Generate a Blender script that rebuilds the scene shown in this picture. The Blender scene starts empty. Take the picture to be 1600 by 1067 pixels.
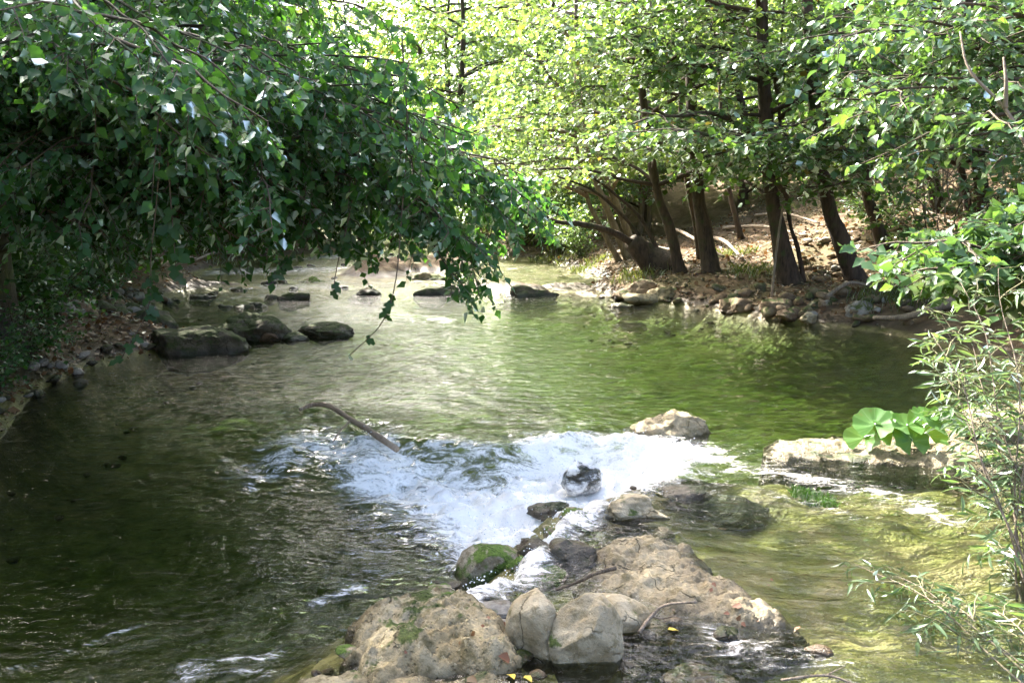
import bpy, math, random
import numpy as np
from mathutils import Matrix, Vector

# ------------------------------------------------------------------ camera, sky, sun, exposure
scene = bpy.context.scene
COL = scene.collection
CAM = np.array([0.0, 0.0, 1.9]); PITCH = math.radians(9.5); FPX = 1386.0
cam_data = bpy.data.cameras.new('camera'); cam = bpy.data.objects.new('camera', cam_data); COL.objects.link(cam)
cam.location = CAM; cam.rotation_euler = (math.pi/2 - PITCH, 0, 0)
cam_data.sensor_width = 36.0; cam_data.lens = 36.0*FPX/1600.0
cam_data.clip_start = 0.05; cam_data.clip_end = 600
scene.camera = cam

SUN_EL, SUN_AZ = math.radians(43), math.radians(-36)      # azimuth measured from +Y towards +X
world = bpy.data.worlds.new('World'); scene.world = world; world.use_nodes = True
wn = world.node_tree.nodes; wl_ = world.node_tree.links
sky = wn.new('ShaderNodeTexSky'); sky.sky_type = 'NISHITA'; sky.sun_disc = False
sky.sun_elevation = SUN_EL; sky.sun_rotation = SUN_AZ; sky.air_density = 0.75; sky.dust_density = 6.0; sky.ozone_density = 0.6
wn['Background'].inputs['Strength'].default_value = 0.15
wl_.new(sky.outputs[0], wn['Background'].inputs['Color'])
sun_data = bpy.data.lights.new('sun', 'SUN'); sun = bpy.data.objects.new('sun', sun_data); COL.objects.link(sun)
sun_data.energy = 5.0; sun_data.angle = math.radians(0.55); sun_data.color = (1.0, 0.94, 0.84)
TO_SUN = Vector((math.sin(SUN_AZ)*math.cos(SUN_EL), math.cos(SUN_AZ)*math.cos(SUN_EL), math.sin(SUN_EL)))
sun.rotation_euler = TO_SUN.to_track_quat('Z', 'Y').to_euler()
scene.view_settings.view_transform = 'Standard'; scene.view_settings.look = 'None'
scene.view_settings.gamma = 1.0; scene.view_settings.use_curve_mapping = False
scene.view_settings.exposure = 2.7
scene.render.engine = 'CYCLES'
cy = scene.cycles
cy.use_denoising = True; cy.max_bounces = 6; cy.diffuse_bounces = 3; cy.glossy_bounces = 2
cy.transmission_bounces = 3; cy.transparent_max_bounces = 12; cy.volume_bounces = 0
cy.sample_clamp_indirect = 6.0; cy.sample_clamp_direct = 0.0; cy.caustics_reflective = False; cy.caustics_refractive = False

rng = np.random.default_rng(7)

# ------------------------------------------------------------------ geometry helpers
def ray(px, py):
    u = (px-800.0)/FPX; v = -(py-533.5)/FPX
    d = np.array([u, math.cos(PITCH)+v*math.sin(PITCH), -math.sin(PITCH)+v*math.cos(PITCH)])
    return d
def on_z(px, py, z=0.0):
    d = ray(px, py); t = (z-CAM[2])/d[2]; return CAM+d*t
def at(px, py, Y):
    d = ray(px, py); return CAM+d*(Y/d[1])

def _hash(ix, iy, iz, seed):
    h = (ix*374761393 + iy*668265263 + iz*1274126177 + seed*974634777) & 0xFFFFFFFF
    h = ((h ^ (h >> 13))*1103515245) & 0xFFFFFFFF
    h = ((h ^ (h >> 16))*668265263) & 0xFFFFFFFF
    return ((h ^ (h >> 15)) & 0xFFFFFF)/float(0x7FFFFF) - 1.0
def vnoise(P, seed=0):
    P = np.asarray(P, float)
    i = np.floor(P).astype(np.int64); f = P-i; f = f*f*f*(f*(f*6-15)+10)
    out = np.zeros(len(P))
    for dx in (0, 1):
        wx = f[:, 0] if dx else 1-f[:, 0]
        for dy in (0, 1):
            wy = f[:, 1] if dy else 1-f[:, 1]
            for dz in (0, 1):
                wz = f[:, 2] if dz else 1-f[:, 2]
                out += wx*wy*wz*_hash(i[:, 0]+dx, i[:, 1]+dy, i[:, 2]+dz, seed)
    return out
def fbm(P, oct=4, seed=0, gain=0.5):
    P = np.asarray(P, float); o = np.zeros(len(P)); a = 1.0
    for k in range(oct):
        o += a*vnoise(P*(2.03**k)+k*17.3, seed+k); a *= gain
    return o
def fbm2(x, y, s, oct=4, seed=0, gain=0.5):
    sh = np.shape(x); P = np.stack([np.ravel(x)*s, np.ravel(y)*s, np.zeros(np.size(x))+0.37], 1)
    return fbm(P, oct, seed, gain).reshape(sh)
def sstep(a, b, x):
    t = np.clip((x-a)/(b-a), 0, 1); return t*t*(3-2*t)
def unit(v):
    return v/np.maximum(np.linalg.norm(v, axis=-1, keepdims=True), 1e-9)

def mesh_np(name, V, T, smooth=True, attrs=None, material=None):
    me = bpy.data.meshes.new(name)
    V = np.asarray(V, np.float32); T = np.asarray(T, np.int32); k = T.shape[1]
    me.vertices.add(len(V)); me.vertices.foreach_set('co', V.ravel())
    me.loops.add(T.size); me.loops.foreach_set('vertex_index', T.ravel())
    me.polygons.add(len(T)); me.polygons.foreach_set('loop_start', np.arange(0, T.size, k, dtype=np.int32))
    me.polygons.foreach_set('use_smooth', np.full(len(T), smooth))
    for an, av in (attrs or {}).items():
        a = me.attributes.new(an, 'FLOAT', 'POINT'); a.data.foreach_set('value', np.asarray(av, np.float32))
    me.update(calc_edges=True)
    if material: me.materials.append(material)
    return me
def obj(name, me, parent=None, loc=None, **props):
    o = bpy.data.objects.new(name, me); COL.objects.link(o)
    if parent is not None: o.parent = parent
    if loc is not None: o.location = loc
    for k, v in props.items(): o[k] = v
    return o
def thing(name, label, category, loc=(0, 0, 0), group=None):
    o = obj(name, None, loc=Vector(loc), label=label, category=category)
    o.empty_display_size = 0.1
    if group: o['group'] = group
    return o

class Acc:
    """collects triangle / quad pieces (triangulated) into one mesh"""
    def __init__(s): s.V = []; s.T = []; s.A = []; s.n = 0
    def add(s, V, T, a=0.0):
        V = np.asarray(V, float); T = np.asarray(T, int)
        if T.shape[1] == 4: T = np.concatenate([T[:, [0, 1, 2]], T[:, [0, 2, 3]]])
        s.V.append(V); s.T.append(T+s.n); s.A.append(np.zeros(len(V))+a); s.n += len(V)
    def mesh(s, name, material, origin=(0, 0, 0), smooth=True):
        return mesh_np(name, np.concatenate(s.V)-np.asarray(origin), np.concatenate(s.T), smooth, {'tint': np.concatenate(s.A)}, material)

def curve(pts, n):
    P = np.asarray(pts, float)
    if len(P) == 2: P = np.array([P[0], (P[0]+P[1])/2, P[1]])
    Q = np.concatenate([[2*P[0]-P[1]], P, [2*P[-1]-P[-2]]])
    t = np.linspace(0, len(P)-1-1e-6, n); i = t.astype(int); f = (t-i)[:, None]
    a, b, c, d = Q[i], Q[i+1], Q[i+2], Q[i+3]
    return 0.5*((2*b)+(-a+c)*f+(2*a-5*b+4*c-d)*f**2+(-a+3*b-3*c+d)*f**3)
def tube(P, R, seg=8, rough=0.0, seed=0, cap=True):
    P = np.asarray(P, float); n = len(P); R = np.broadcast_to(np.asarray(R, float), (n,))
    T = unit(np.gradient(P, axis=0))
    ref = np.array([0.31, 0.17, 0.93]) if abs(T[0, 2]) < 0.9 else np.array([1.0, 0.2, 0.1])
    S = unit(np.cross(T, ref)); U = np.cross(S, T)
    ang = np.linspace(0, 2*math.pi, seg, endpoint=False)
    ring = np.cos(ang)[None, :, None]*S[:, None]+np.sin(ang)[None, :, None]*U[:, None]
    rr = R[:, None]*np.ones(seg)[None]
    if rough:
        base = P[:, None]+ring*R[:, None, None]
        rr = rr*(1+rough*fbm(base.reshape(-1, 3)*np.array([3, 3, 1.2])/max(R.max(), .02)*0.35, 3, seed).reshape(n, seg))
    V = (P[:, None]+ring*rr[:, :, None]).reshape(-1, 3)
    i = np.arange(n-1)[:, None]*seg; j = np.arange(seg)[None]; j2 = (j+1) % seg
    Q = np.stack([i+j, i+j2, i+seg+j2, i+seg+j], -1).reshape(-1, 4)
    T3 = np.concatenate([Q[:, [0, 1, 2]], Q[:, [0, 2, 3]]])
    if cap:
        V = np.concatenate([V, P[-1:], P[:1]]); e = n*seg
        c1 = np.stack([(n-1)*seg+np.arange(seg), (n-1)*seg+(np.arange(seg)+1) % seg, np.full(seg, e)], 1)
        c0 = np.stack([(np.arange(seg)+1) % seg, np.arange(seg), np.full(seg, e+1)], 1)
        T3 = np.concatenate([T3, c1, c0])
    return V, T3

# ------------------------------------------------------------------ materials
class NT:
    def __init__(s, name):
        s.m = bpy.data.materials.new(name); s.m.use_nodes = True; s.t = s.m.node_tree
        for n in list(s.t.nodes): s.t.nodes.remove(n)
        s.out = s.t.nodes.new('ShaderNodeOutputMaterial')
    def n(s, typ, ins=None, **props):
        nd = s.t.nodes.new(typ)
        for k, v in props.items(): setattr(nd, k, v)
        for k, v in (ins or {}).items(): s.set(nd, k, v)
        return nd
    def set(s, nd, k, v):
        if isinstance(v, bpy.types.NodeSocket): s.t.links.new(v, nd.inputs[k])
        elif isinstance(v, bpy.types.Node): s.t.links.new(v.outputs[0], nd.inputs[k])
        else: nd.inputs[k].default_value = v
    def math(s, op, a, b=0.0, c=None, clamp=False):
        ins = {0: a, 1: b}
        if c is not None: ins[2] = c
        return s.n('ShaderNodeMath', ins, operation=op, use_clamp=clamp).outputs[0]
    def mix(s, f, a, b):
        nd = s.n('ShaderNodeMix', data_type='RGBA'); s.set(nd, 0, f); s.set(nd, 6, a); s.set(nd, 7, b); return nd.outputs[2]
    def ramp(s, f, stops):
        nd = s.n('ShaderNodeValToRGB', {0: f}); e = nd.color_ramp.elements
        while len(e) < len(stops): e.new(0.5)
        for el, (p, c) in zip(e, stops): el.position = p; el.color = c if len(c) == 4 else (*c, 1)
        return nd.outputs[0]
    def mapr(s, v, a, b, c=0.0, d=1.0):
        return s.n('ShaderNodeMapRange', {0: v, 1: a, 2: b, 3: c, 4: d}, interpolation_type='SMOOTHSTEP').outputs[0]
    def noise(s, vec, scale, detail=4.0, rough=0.55, dist=0.0):
        return s.n('ShaderNodeTexNoise', {'Vector': vec, 'Scale': scale, 'Detail': detail, 'Roughness': rough, 'Distortion': dist}).outputs[0]
    def coord(s, which='Object'):
        return s.n('ShaderNodeTexCoord').outputs[which]
    def pos(s): return s.n('ShaderNodeNewGeometry').outputs['Position']
    def done(s, surf): s.t.links.new(surf if isinstance(surf, bpy.types.NodeSocket) else surf.outputs[0], s.out.inputs[0]); return s.m

def rgb(r, g, b): return (r, g, b, 1.0)

def leaf_mat(name, dark, light, trans, gloss=0.40, tr=0.45, autumn=0.0):
    N = NT(name)
    at_ = N.n('ShaderNodeAttribute', attribute_name='tint').outputs['Fac']
    oi = N.n('ShaderNodeObjectInfo').outputs['Random']
    f = N.math('FRACT', N.math('ADD', at_, N.math('MULTIPLY', oi, 0.83)))
    vein = N.noise(N.coord('Object'), 9.0, 2.0)
    col = N.mix(N.math('MULTIPLY_ADD', vein, 0.3, N.math('MULTIPLY', f, 0.7)), dark, light)
    tcol = N.mix(f, trans, tuple(list(np.array(trans[:3])*np.array([1.35, 1.1, 0.9]))+[1]))
    if autumn:
        a = N.math('GREATER_THAN', f, 1-autumn); col = N.mix(a, col, rgb(.22, .16, .02)); tcol = N.mix(a, tcol, rgb(.5, .38, .03))
    if name == 'leaf_butterbur':
        xy = N.n('ShaderNodeSeparateXYZ', {0: N.coord('Object')}); an = N.math('ARCTAN2', xy.outputs[1], xy.outputs[0])
        vn = N.mapr(N.math('ABSOLUTE', N.math('SINE', N.math('MULTIPLY', an, 5.5))), 0, .16, 1, 0)
        col = N.mix(N.math('MULTIPLY', vn, .7), col, rgb(.20, .32, .12)); tcol = N.mix(N.math('MULTIPLY', vn, .6), tcol, rgb(.35, .5, .12))
        bl = N.mapr(N.noise(N.coord('Object'), 7, 4, .6), .62, .70); col = N.mix(N.math('MULTIPLY', bl, .7), col, rgb(.16, .12, .04))
    dif = N.n('ShaderNodeBsdfDiffuse', {'Color': col})
    tra = N.n('ShaderNodeBsdfTranslucent', {'Color': tcol})
    mx = N.n('ShaderNodeMixShader', {0: tr, 1: dif, 2: tra})
    glo = N.n('ShaderNodeBsdfGlossy', {'Roughness': gloss, 'Color': rgb(.9, 1, .98)})
    fr = N.n('ShaderNodeFresnel', {'IOR': 1.45})
    return N.done(N.n('ShaderNodeMixShader', {0: N.math('MULTIPLY', fr, 0.6), 1: mx, 2: glo}))

M = {}
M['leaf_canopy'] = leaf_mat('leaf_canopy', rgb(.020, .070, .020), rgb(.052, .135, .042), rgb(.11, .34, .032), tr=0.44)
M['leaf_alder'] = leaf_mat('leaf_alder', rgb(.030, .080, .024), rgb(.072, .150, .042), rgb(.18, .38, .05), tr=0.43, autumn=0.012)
M['leaf_sun'] = leaf_mat('leaf_sun', rgb(.050, .105, .022), rgb(.11, .19, .045), rgb(.27, .46, .085), tr=0.47, autumn=0.01)  # brighter leaf copy, sunlight and pale haze put into its colour
M['leaf_hazel'] = leaf_mat('leaf_hazel', rgb(.040, .090, .040), rgb(.080, .150, .065), rgb(.16, .34, .05), tr=0.38, gloss=0.3)
M['leaf_willow'] = leaf_mat('leaf_willow', rgb(.070, .125, .055), rgb(.125, .19, .095), rgb(.20, .36, .08), tr=0.40)
M['leaf_butterbur'] = leaf_mat('leaf_butterbur', rgb(.070, .160, .040), rgb(.11, .22, .06), rgb(.25, .50, .05), tr=0.42)
M['leaf_ivy'] = leaf_mat('leaf_ivy', rgb(.020, .055, .018), rgb(.045, .10, .030), rgb(.10, .26, .03), tr=0.35)
M['grass'] = leaf_mat('grass', rgb(.05, .085, .02), rgb(.11, .14, .04), rgb(.22, .30, .05), tr=0.35)
M['dry_leaf'] = leaf_mat('dry_leaf', rgb(.075, .036, .016), rgb(.21, .125, .06), rgb(.25, .13, .04), tr=0.2, gloss=0.5)
M['weed'] = leaf_mat('weed', rgb(.05, .16, .02), rgb(.10, .26, .03), rgb(.15, .4, .03), tr=0.3)

def bark_mat(name, a, b, moss=0.0, scale=1.0):
    N = NT(name); v = N.coord('Object')
    st = N.n('ShaderNodeMapping', {'Vector': v, 'Scale': (9*scale, 9*scale, 2.2*scale)})
    n1 = N.noise(st, 2.4, 6.0, .65, .4); n2 = N.noise(v, 14.0*scale, 4.0)
    c = N.mix(N.mapr(n1, .32, .68), a, b)
    c = N.mix(N.mapr(N.noise(v, 2.3), .45, .7, 0, .5), c, rgb(*(np.array(b[:3])*1.3)))
    if moss: c = N.mix(N.mapr(N.noise(v, 3.1, 5), .62-moss*.3, .72), c, rgb(.05, .075, .018))
    bp = N.n('ShaderNodeBump', {'Strength': 0.9, 'Distance': 0.02, 'Height': N.math('ADD', n1, N.math('MULTIPLY', n2, .4))})
    return N.done(N.n('ShaderNodeBsdfPrincipled', {'Base Color': c, 'Roughness': .85, 'Normal': bp.outputs[0]}))
M['bark'] = bark_mat('bark', rgb(.024, .016, .010), rgb(.092, .062, .042), .2)
M['bark_pale'] = bark_mat('bark_pale', rgb(.11, .085, .06), rgb(.25, .20, .15))
M['bark_ivy'] = bark_mat('bark_ivy', rgb(.022, .019, .013), rgb(.06, .05, .036), .7)
M['dead_wood'] = bark_mat('dead_wood', rgb(.16, .12, .085), rgb(.33, .27, .20), 0, 2.0)
M['drift_wood'] = bark_mat('drift_wood', rgb(.22, .15, .095), rgb(.42, .33, .23), 0, 3.0)
M['willow_twig'] = bark_mat('willow_twig', rgb(.13, .13, .06), rgb(.24, .22, .12), 0, 3.0)
M['twig'] = bark_mat('twig', rgb(.06, .045, .03), rgb(.14, .11, .075), 0, 3.0)

def rock_mat(name, a, b, c, moss=0.0, wet_z=0.05, pit=1.0, scale=1.0, mosscol=rgb(.045, .062, .012), wet=1.0):
    """limestone / tufa: pale crust, brown stain, moss on top faces, a wet dark band at the water line"""
    N = NT(name); v = N.pos(); geo = N.n('ShaderNodeNewGeometry')
    big = N.noise(v, 3.5*scale, 5, .6, .5); mid = N.noise(v, 14*scale, 6, .65); fine = N.noise(v, 70*scale, 4, .7)
    vor = N.n('ShaderNodeTexVoronoi', {'Vector': v, 'Scale': 38*scale, 'Randomness': 1.0}).outputs['Distance']
    col = N.mix(N.mapr(big, .35, .62), a, b)
    col = N.mix(N.mapr(mid, .48, .66, 0, .8), col, c)
    col = N.mix(N.mapr(fine, .5, .75, 0, .45), col, rgb(*(np.array(a[:3])*.35)))
    wv = N.n('ShaderNodeMix', {0: .22, 4: v, 5: N.n('ShaderNodeTexNoise', {'Vector': v, 'Scale': 6.0, 'Detail': 4.0}).outputs[1]}, data_type='VECTOR').outputs[1]
    ck = N.n('ShaderNodeTexVoronoi', {'Vector': wv, 'Scale': 5.5*scale}, feature='DISTANCE_TO_EDGE').outputs['Distance']
    ckm = N.math('MULTIPLY', N.mapr(ck, .0, .035, 1, 0), N.mapr(N.noise(v, 4.5, 3), .48, .62))
    col = N.mix(N.math('MULTIPLY', ckm, .75), col, rgb(*(np.array(c[:3])*.3)))
    col = N.mix(N.math('MULTIPLY', N.mapr(N.noise(v, 26*scale, 3, .6, .6), .60, .68), .55), col, rgb(*(np.minimum(np.array(b[:3])*1.45, .6))))
    sz = N.n('ShaderNodeSeparateXYZ', {0: v}).outputs[2]
    nz = N.n('ShaderNodeSeparateXYZ', {0: geo.outputs['Normal']}).outputs[2]
    wetm = N.mapr(N.math('ADD', sz, N.math('MULTIPLY', N.math('SUBTRACT', big, .5), .16)), wet_z+.03, wet_z-.05, 0, wet)
    if moss:
        mm = N.mapr(N.math('ADD', N.math('MULTIPLY', N.noise(v, 5*scale, 5, .65), 1.0), N.math('MULTIPLY', nz, .12)), .66-moss*.32, .74-moss*.28)
        mcol = N.mix(N.mapr(fine, .35, .65), mosscol, rgb(*(np.array(mosscol[:3])*1.7)))
        col = N.mix(mm, col, mcol)
    wcol = N.n('ShaderNodeHueSaturation', {'Color': col, 'Value': .36, 'Saturation': 1.2}).outputs[0]
    col = N.mix(wetm, col, wcol)
    h = N.math('ADD', N.math('MULTIPLY', mid, 1.0), N.math('MULTIPLY', fine, .55))
    h = N.math('SUBTRACT', h, N.math('MULTIPLY', N.mapr(vor, .0, .35, 1, 0), .35*pit))
    h = N.math('SUBTRACT', h, N.math('MULTIPLY', ckm, .9))
    bp = N.n('ShaderNodeBump', {'Strength': min(1.0, .45+pit*.5), 'Distance': .02, 'Height': h})
    ro = N.math('SUBTRACT', .9, N.math('MULTIPLY', wetm, .62))
    return N.done(N.n('ShaderNodeBsdfPrincipled', {'Base Color': col, 'Roughness': ro, 'Normal': bp.outputs[0]}))
M['rock_smooth'] = rock_mat('rock_smooth', rgb(.29, .235, .14), rgb(.40, .35, .245), rgb(.15, .12, .055), .04, .0, .3)
M['rock_tufa'] = rock_mat('rock_tufa', rgb(.25, .195, .10), rgb(.35, .30, .19), rgb(.085, .070, .022), .06, .02, 1.6)
M['rock_sand'] = rock_mat('rock_sand', rgb(.28, .225, .135), rgb(.36, .305, .195), rgb(.13, .105, .045), .0, .015, .8)
M['rock_moss'] = rock_mat('rock_moss', rgb(.27, .22, .14), rgb(.38, .33, .24), rgb(.13, .10, .05), .52, -.10, .8, mosscol=rgb(.060, .100, .012))
M['rock_dark'] = rock_mat('rock_dark', rgb(.085, .072, .048), rgb(.13, .115, .08), rgb(.05, .05, .022), .5, .08, .9, mosscol=rgb(.035, .045, .012))
M['rock_wet'] = rock_mat('rock_wet', rgb(.20, .16, .11), rgb(.26, .22, .16), rgb(.12, .09, .05), .25, 9.0, .8)
M['rock_bar'] = rock_mat('rock_bar', rgb(.17, .13, .07), rgb(.27, .22, .13), rgb(.09, .08, .03), .45, .06, 1.0)
M['stone_grey'] = rock_mat('stone_grey', rgb(.20, .185, .16), rgb(.33, .31, .27), rgb(.15, .12, .08), .10, .04, .4)
M['stone_brown'] = rock_mat('stone_brown', rgb(.15, .10, .058), rgb(.25, .185, .115), rgb(.09, .06, .03), .16, .05, .6)

def ground_mat():
    N = NT('soil_and_bed'); v = N.pos(); geo = N.n('ShaderNodeNewGeometry')
    big = N.noise(v, .9, 5, .6); mid = N.noise(v, 5, 6, .65); fine = N.noise(v, 36, 4, .7)
    soil = N.mix(N.mapr(mid, .35, .66), rgb(.065, .040, .020), rgb(.155, .105, .058))
    soil = N.mix(N.mapr(big, .45, .68, 0, .75), soil, rgb(.095, .085, .03))
    soil = N.mix(N.mapr(fine, .52, .7, 0, .5), soil, rgb(.22, .155, .09))
    vo = N.n('ShaderNodeTexVoronoi', {'Vector': v, 'Scale': 7.0}); 
    bed = N.mix(N.mapr(mid, .36, .64), rgb(.075, .075, .012), rgb(.19, .175, .045))
    bed = N.mix(N.math('MULTIPLY', N.mapr(N.noise(v, 1.6, 4, .6), .45, .62), N.mapr(N.n('ShaderNodeSeparateXYZ', {0: v}).outputs[0], -.5, 1.0, .12, 1)), bed, rgb(.20, .155, .08))
    bed = N.mix(N.mapr(fine, .5, .7, 0, .5), bed, rgb(.04, .042, .012))
    sz = N.n('ShaderNodeSeparateXYZ', {0: v}).outputs[2]
    wz = N.math('ADD', sz, N.math('MULTIPLY', N.math('SUBTRACT', mid, .5), .12))
    bedm = N.mapr(wz, .09, .03); wetm = N.mapr(wz, .22, .10)
    col = N.mix(bedm, N.mix(wetm, soil, N.n('ShaderNodeHueSaturation', {'Color': soil, 'Value': .45}).outputs[0]), bed)
    h = N.math('ADD', mid, N.math('MULTIPLY', fine, .5))
    bp = N.n('ShaderNodeBump', {'Strength': .9, 'Distance': .03, 'Height': h})
    ro = N.math('SUBTRACT', .95, N.math('MULTIPLY', wetm, .4))
    return N.done(N.n('ShaderNodeBsdfPrincipled', {'Base Color': col, 'Roughness': ro, 'Normal': bp.outputs[0]}))
M['ground'] = ground_mat()

def water_mat():
    N = NT('river_water'); v = N.pos()
    foam = N.n('ShaderNodeAttribute', attribute_name='foam').outputs['Fac']
    rough = N.n('ShaderNodeAttribute', attribute_name='rough').outputs['Fac']
    w1 = N.noise(N.n('ShaderNodeMapping', {'Vector': v, 'Scale': (.55, 1.25, 1)}), 7.0, 2, .5, .5); w2 = N.noise(N.n('ShaderNodeMapping', {'Vector': v, 'Scale': (.7, 1.2, 1)}), 16, 3, .55, .8); w3 = N.noise(v, 55, 2, .5)
    h = N.math('ADD', N.math('MULTIPLY', w1, 1.0), N.math('ADD', N.math('MULTIPLY', w2, .42), N.math('MULTIPLY', w3, N.math('MULTIPLY', rough, .16))))
    bp = N.n('ShaderNodeBump', {'Strength': 1.0, 'Distance': N.math('MULTIPLY_ADD', rough, .085, .024), 'Height': h})
    fr = N.n('ShaderNodeFresnel', {'IOR': 1.333, 'Normal': bp.outputs[0]})
    glo = N.n('ShaderNodeBsdfGlossy', {'Roughness': .012, 'Color': rgb(1, 1, 1), 'Normal': bp.outputs[0]})
    tra = N.n('ShaderNodeBsdfTransparent', {'Color': rgb(.96, .98, .95)})
    wat = N.n('ShaderNodeMixShader', {0: fr, 1: tra, 2: glo})
    # foam: white bubbles breaking up along noise; upstream also painted sparkle
    f1 = N.noise(N.n('ShaderNodeMapping', {'Vector': v, 'Rotation': (0, 0, .32), 'Scale': (.55, 1.7, 1)}), 6.5, 9, .74, 1.6)
    f2 = N.noise(v, 45, 4, .7)
    fm = N.math('ADD', N.math('MULTIPLY', foam, 1.0), N.math('ADD', N.math('MULTIPLY', N.math('SUBTRACT', f1, .5), 3.0), N.math('MULTIPLY', N.math('SUBTRACT', f2, .5), .7)))
    mask = N.math('MULTIPLY', N.mapr(fm, .30, 1.05, 0, .97), N.mapr(foam, .03, .25))
    fb = N.n('ShaderNodeBump', {'Strength': .6, 'Distance': .025, 'Height': N.math('ADD', f1, N.math('MULTIPLY', f2, .5))})
    dif = N.n('ShaderNodeBsdfPrincipled', {'Base Color': rgb(.96, .94, .89), 'Roughness': .5, 'Normal': fb.outputs[0]})
    N.set(N.out, 'Volume', N.n('ShaderNodeVolumeAbsorption', {'Color': rgb(.46, .64, .26), 'Density': 1.0}))
    return N.done(N.n('ShaderNodeMixShader', {0: mask, 1: wat, 2: dif}))
M['water'] = water_mat()
N = NT('spray_drops'); M['spray'] = N.done(N.n('ShaderNodeBsdfPrincipled', {'Base Color': rgb(.85, .88, .9), 'Roughness': .15}))

# ------------------------------------------------------------------ the river: outline, levels, terrain
def w(px, py): p = on_z(px, py, 0.0); return (p[0], p[1])
def wz(px, py, z): p = on_z(px, py, z); return (p[0], p[1])
RIV = np.array([(-6.0, -6), (-5.0, 2.6), wz(-40, 745, -.26), wz(0, 712, -.26), wz(60, 648, -.24), wz(150, 602, -.20), wz(260, 562, -.1), w(330, 548), w(290, 520), w(245, 495), w(262, 466),
                w(325, 443), w(300, 430), w(385, 409), w(460, 402), w(545, 396), w(555, 391), (-9.5, 42), (-13, 55), (-8, 58), (-5.0, 44), w(680, 391),
                w(740, 402), w(850, 408), w(905, 424), w(950, 440), w(915, 452), w(955, 468), w(1100, 484), w(1250, 507), w(1380, 520),
                w(1480, 545), w(1600, 585), (5.3, 8.6), (5.2, 7.0), (4.6, 5.6), (3.9, 4.2), (3.5, 2.5), (3.5, -6)])
def sdf(x, y, P=RIV, closed=True):
    x = np.asarray(x, float); y = np.asarray(y, float)
    d = np.full(x.shape, 1e9); ins = np.zeros(x.shape, bool); n = len(P)
    for i in range(n if closed else n-1):
        a = P[i]; b = P[(i+1) % n]; ex, ey = b[0]-a[0], b[1]-a[1]; px, py = x-a[0], y-a[1]
        t = np.clip((px*ex+py*ey)/(ex*ex+ey*ey+1e-12), 0, 1)
        d = np.minimum(d, (px-ex*t)**2+(py-ey*t)**2)
        c = ((a[1] > y) != (b[1] > y)) & (x < (b[0]-a[0])*(y-a[1])/(b[1]-a[1]+1e-12)+a[0]); ins ^= c
    d = np.sqrt(d)
    return np.where(ins, -d, d) if closed else d
# the lower water: left of the weir line and in front of it
LOW = np.array([(-9, 12), w(0, 590), w(250, 600), w(400, 650), w(560, 676), w(760, 690), w(900, 682), w(1010, 690), w(1085, 728), w(1000, 768),
                w(905, 812), w(862, 855), w(835, 900), w(765, 930), w(655, 965), w(545, 1030), w(500, 1090), (-1.2, 1), (-9, 1)])
DROP = 0.26
def wlevel(x, y):
    d = -sdf(x, y, LOW)                       # positive inside the lower water
    width = np.clip(0.30 + (-0.6-x)*0.75, 0.30, 3.0)
    return -DROP*sstep(0, 1, d/width) - 0.035*sstep(7.0, 6.0, y)*sstep(0.6, 1.6, x)
DAM = np.array([w(1000, 768), w(905, 812), w(862, 855), w(835, 900), w(765, 930), w(655, 965), w(545, 1030), w(480, 1110)])
_b = [w(640, 425), w(590, 428), w(700, 412), w(840, 456), w(740, 456), w(320, 452)]
BARS = [(_b[0][0], _b[0][1], 1.3, 2.2, .26), (_b[1][0], _b[1][1], .6, 1.2, .22), (_b[2][0], _b[2][1], .9, 2.0, .22), (_b[3][0], _b[3][1], 1.3, .7, .22), (_b[4][0], _b[4][1], .9, .5, .17), (_b[5][0], _b[5][1], .7, 1.0, .17)]
def terrain(x, y):
    x = np.asarray(x, float); y = np.asarray(y, float)
    d = sdf(x, y); wl = wlevel(x, y); out = np.maximum(d, 0); din = np.maximum(-d, 0)
    right = x > (-0.5-0.12*(y-20))*0+ (0.0)
    # river bed
    dmax = 0.62 - 0.45*sstep(15.0, 18.0, y) - 0.44*sstep(0.2, 1.3, x)*sstep(7.2, 6.2, y) - .12*sstep(9, 15, y)
    bed = wl - dmax*(1-np.exp(-din/np.where(x < -2, .3, .7))) + (.03+.03*sstep(7, 6, y))*fbm2(x, y, 2.2, 4, 3)
    for bx, by, rx, ry, am in BARS: bed = bed + am*np.exp(-((x-bx)/rx)**2-((y-by)/ry)**2)*(1+.5*fbm2(x, y, 1.7, 3, 12))
    # submerged rock shelf that carries the dam
    dam = sdf(x, y, DAM, False)
    bed = np.maximum(bed, -0.075 - 0.6*np.maximum(dam-.16, 0) + .06*fbm2(x, y, 4.5, 4, 8))
    # banks
    rb = 0.42*(1-np.exp(-out/0.55)) + 0.05*out + 1.75*sstep(2.5, 10.0, out)*sstep(8, 13, y) + 2.2*sstep(9, 30, out)
    lb = 0.40*(1-np.exp(-out/0.8)) + 0.10*out + 2.5*sstep(5, 30, out)
    side = sstep(-1.0, 1.0, x+0.09*(y-16))
    side = np.where(y > 24, sstep(-3.0, 0.0, x+4), side)
    bank = lb*(1-side)+rb*side + (.05*fbm2(x, y, .9, 4, 5)+.05*fbm2(x, y, 3.1, 3, 6))*sstep(0, 1.2, out)
    return np.where(d > 0, bank+np.minimum(wl, 0)*np.exp(-out/.4), bed)
def hgt(x, y): return float(terrain(np.array([x]), np.array([y]))[0])
def hit(px, py):
    d = ray(px, py); t = np.concatenate([np.arange(2, 30, .03), np.arange(30, 90, .2)])
    P = CAM+d*t[:, None]; below = P[:, 2] < terrain(P[:, 0], P[:, 1])
    k = int(np.argmax(below)) if below.any() else len(t)-1
    return P[k]

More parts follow.
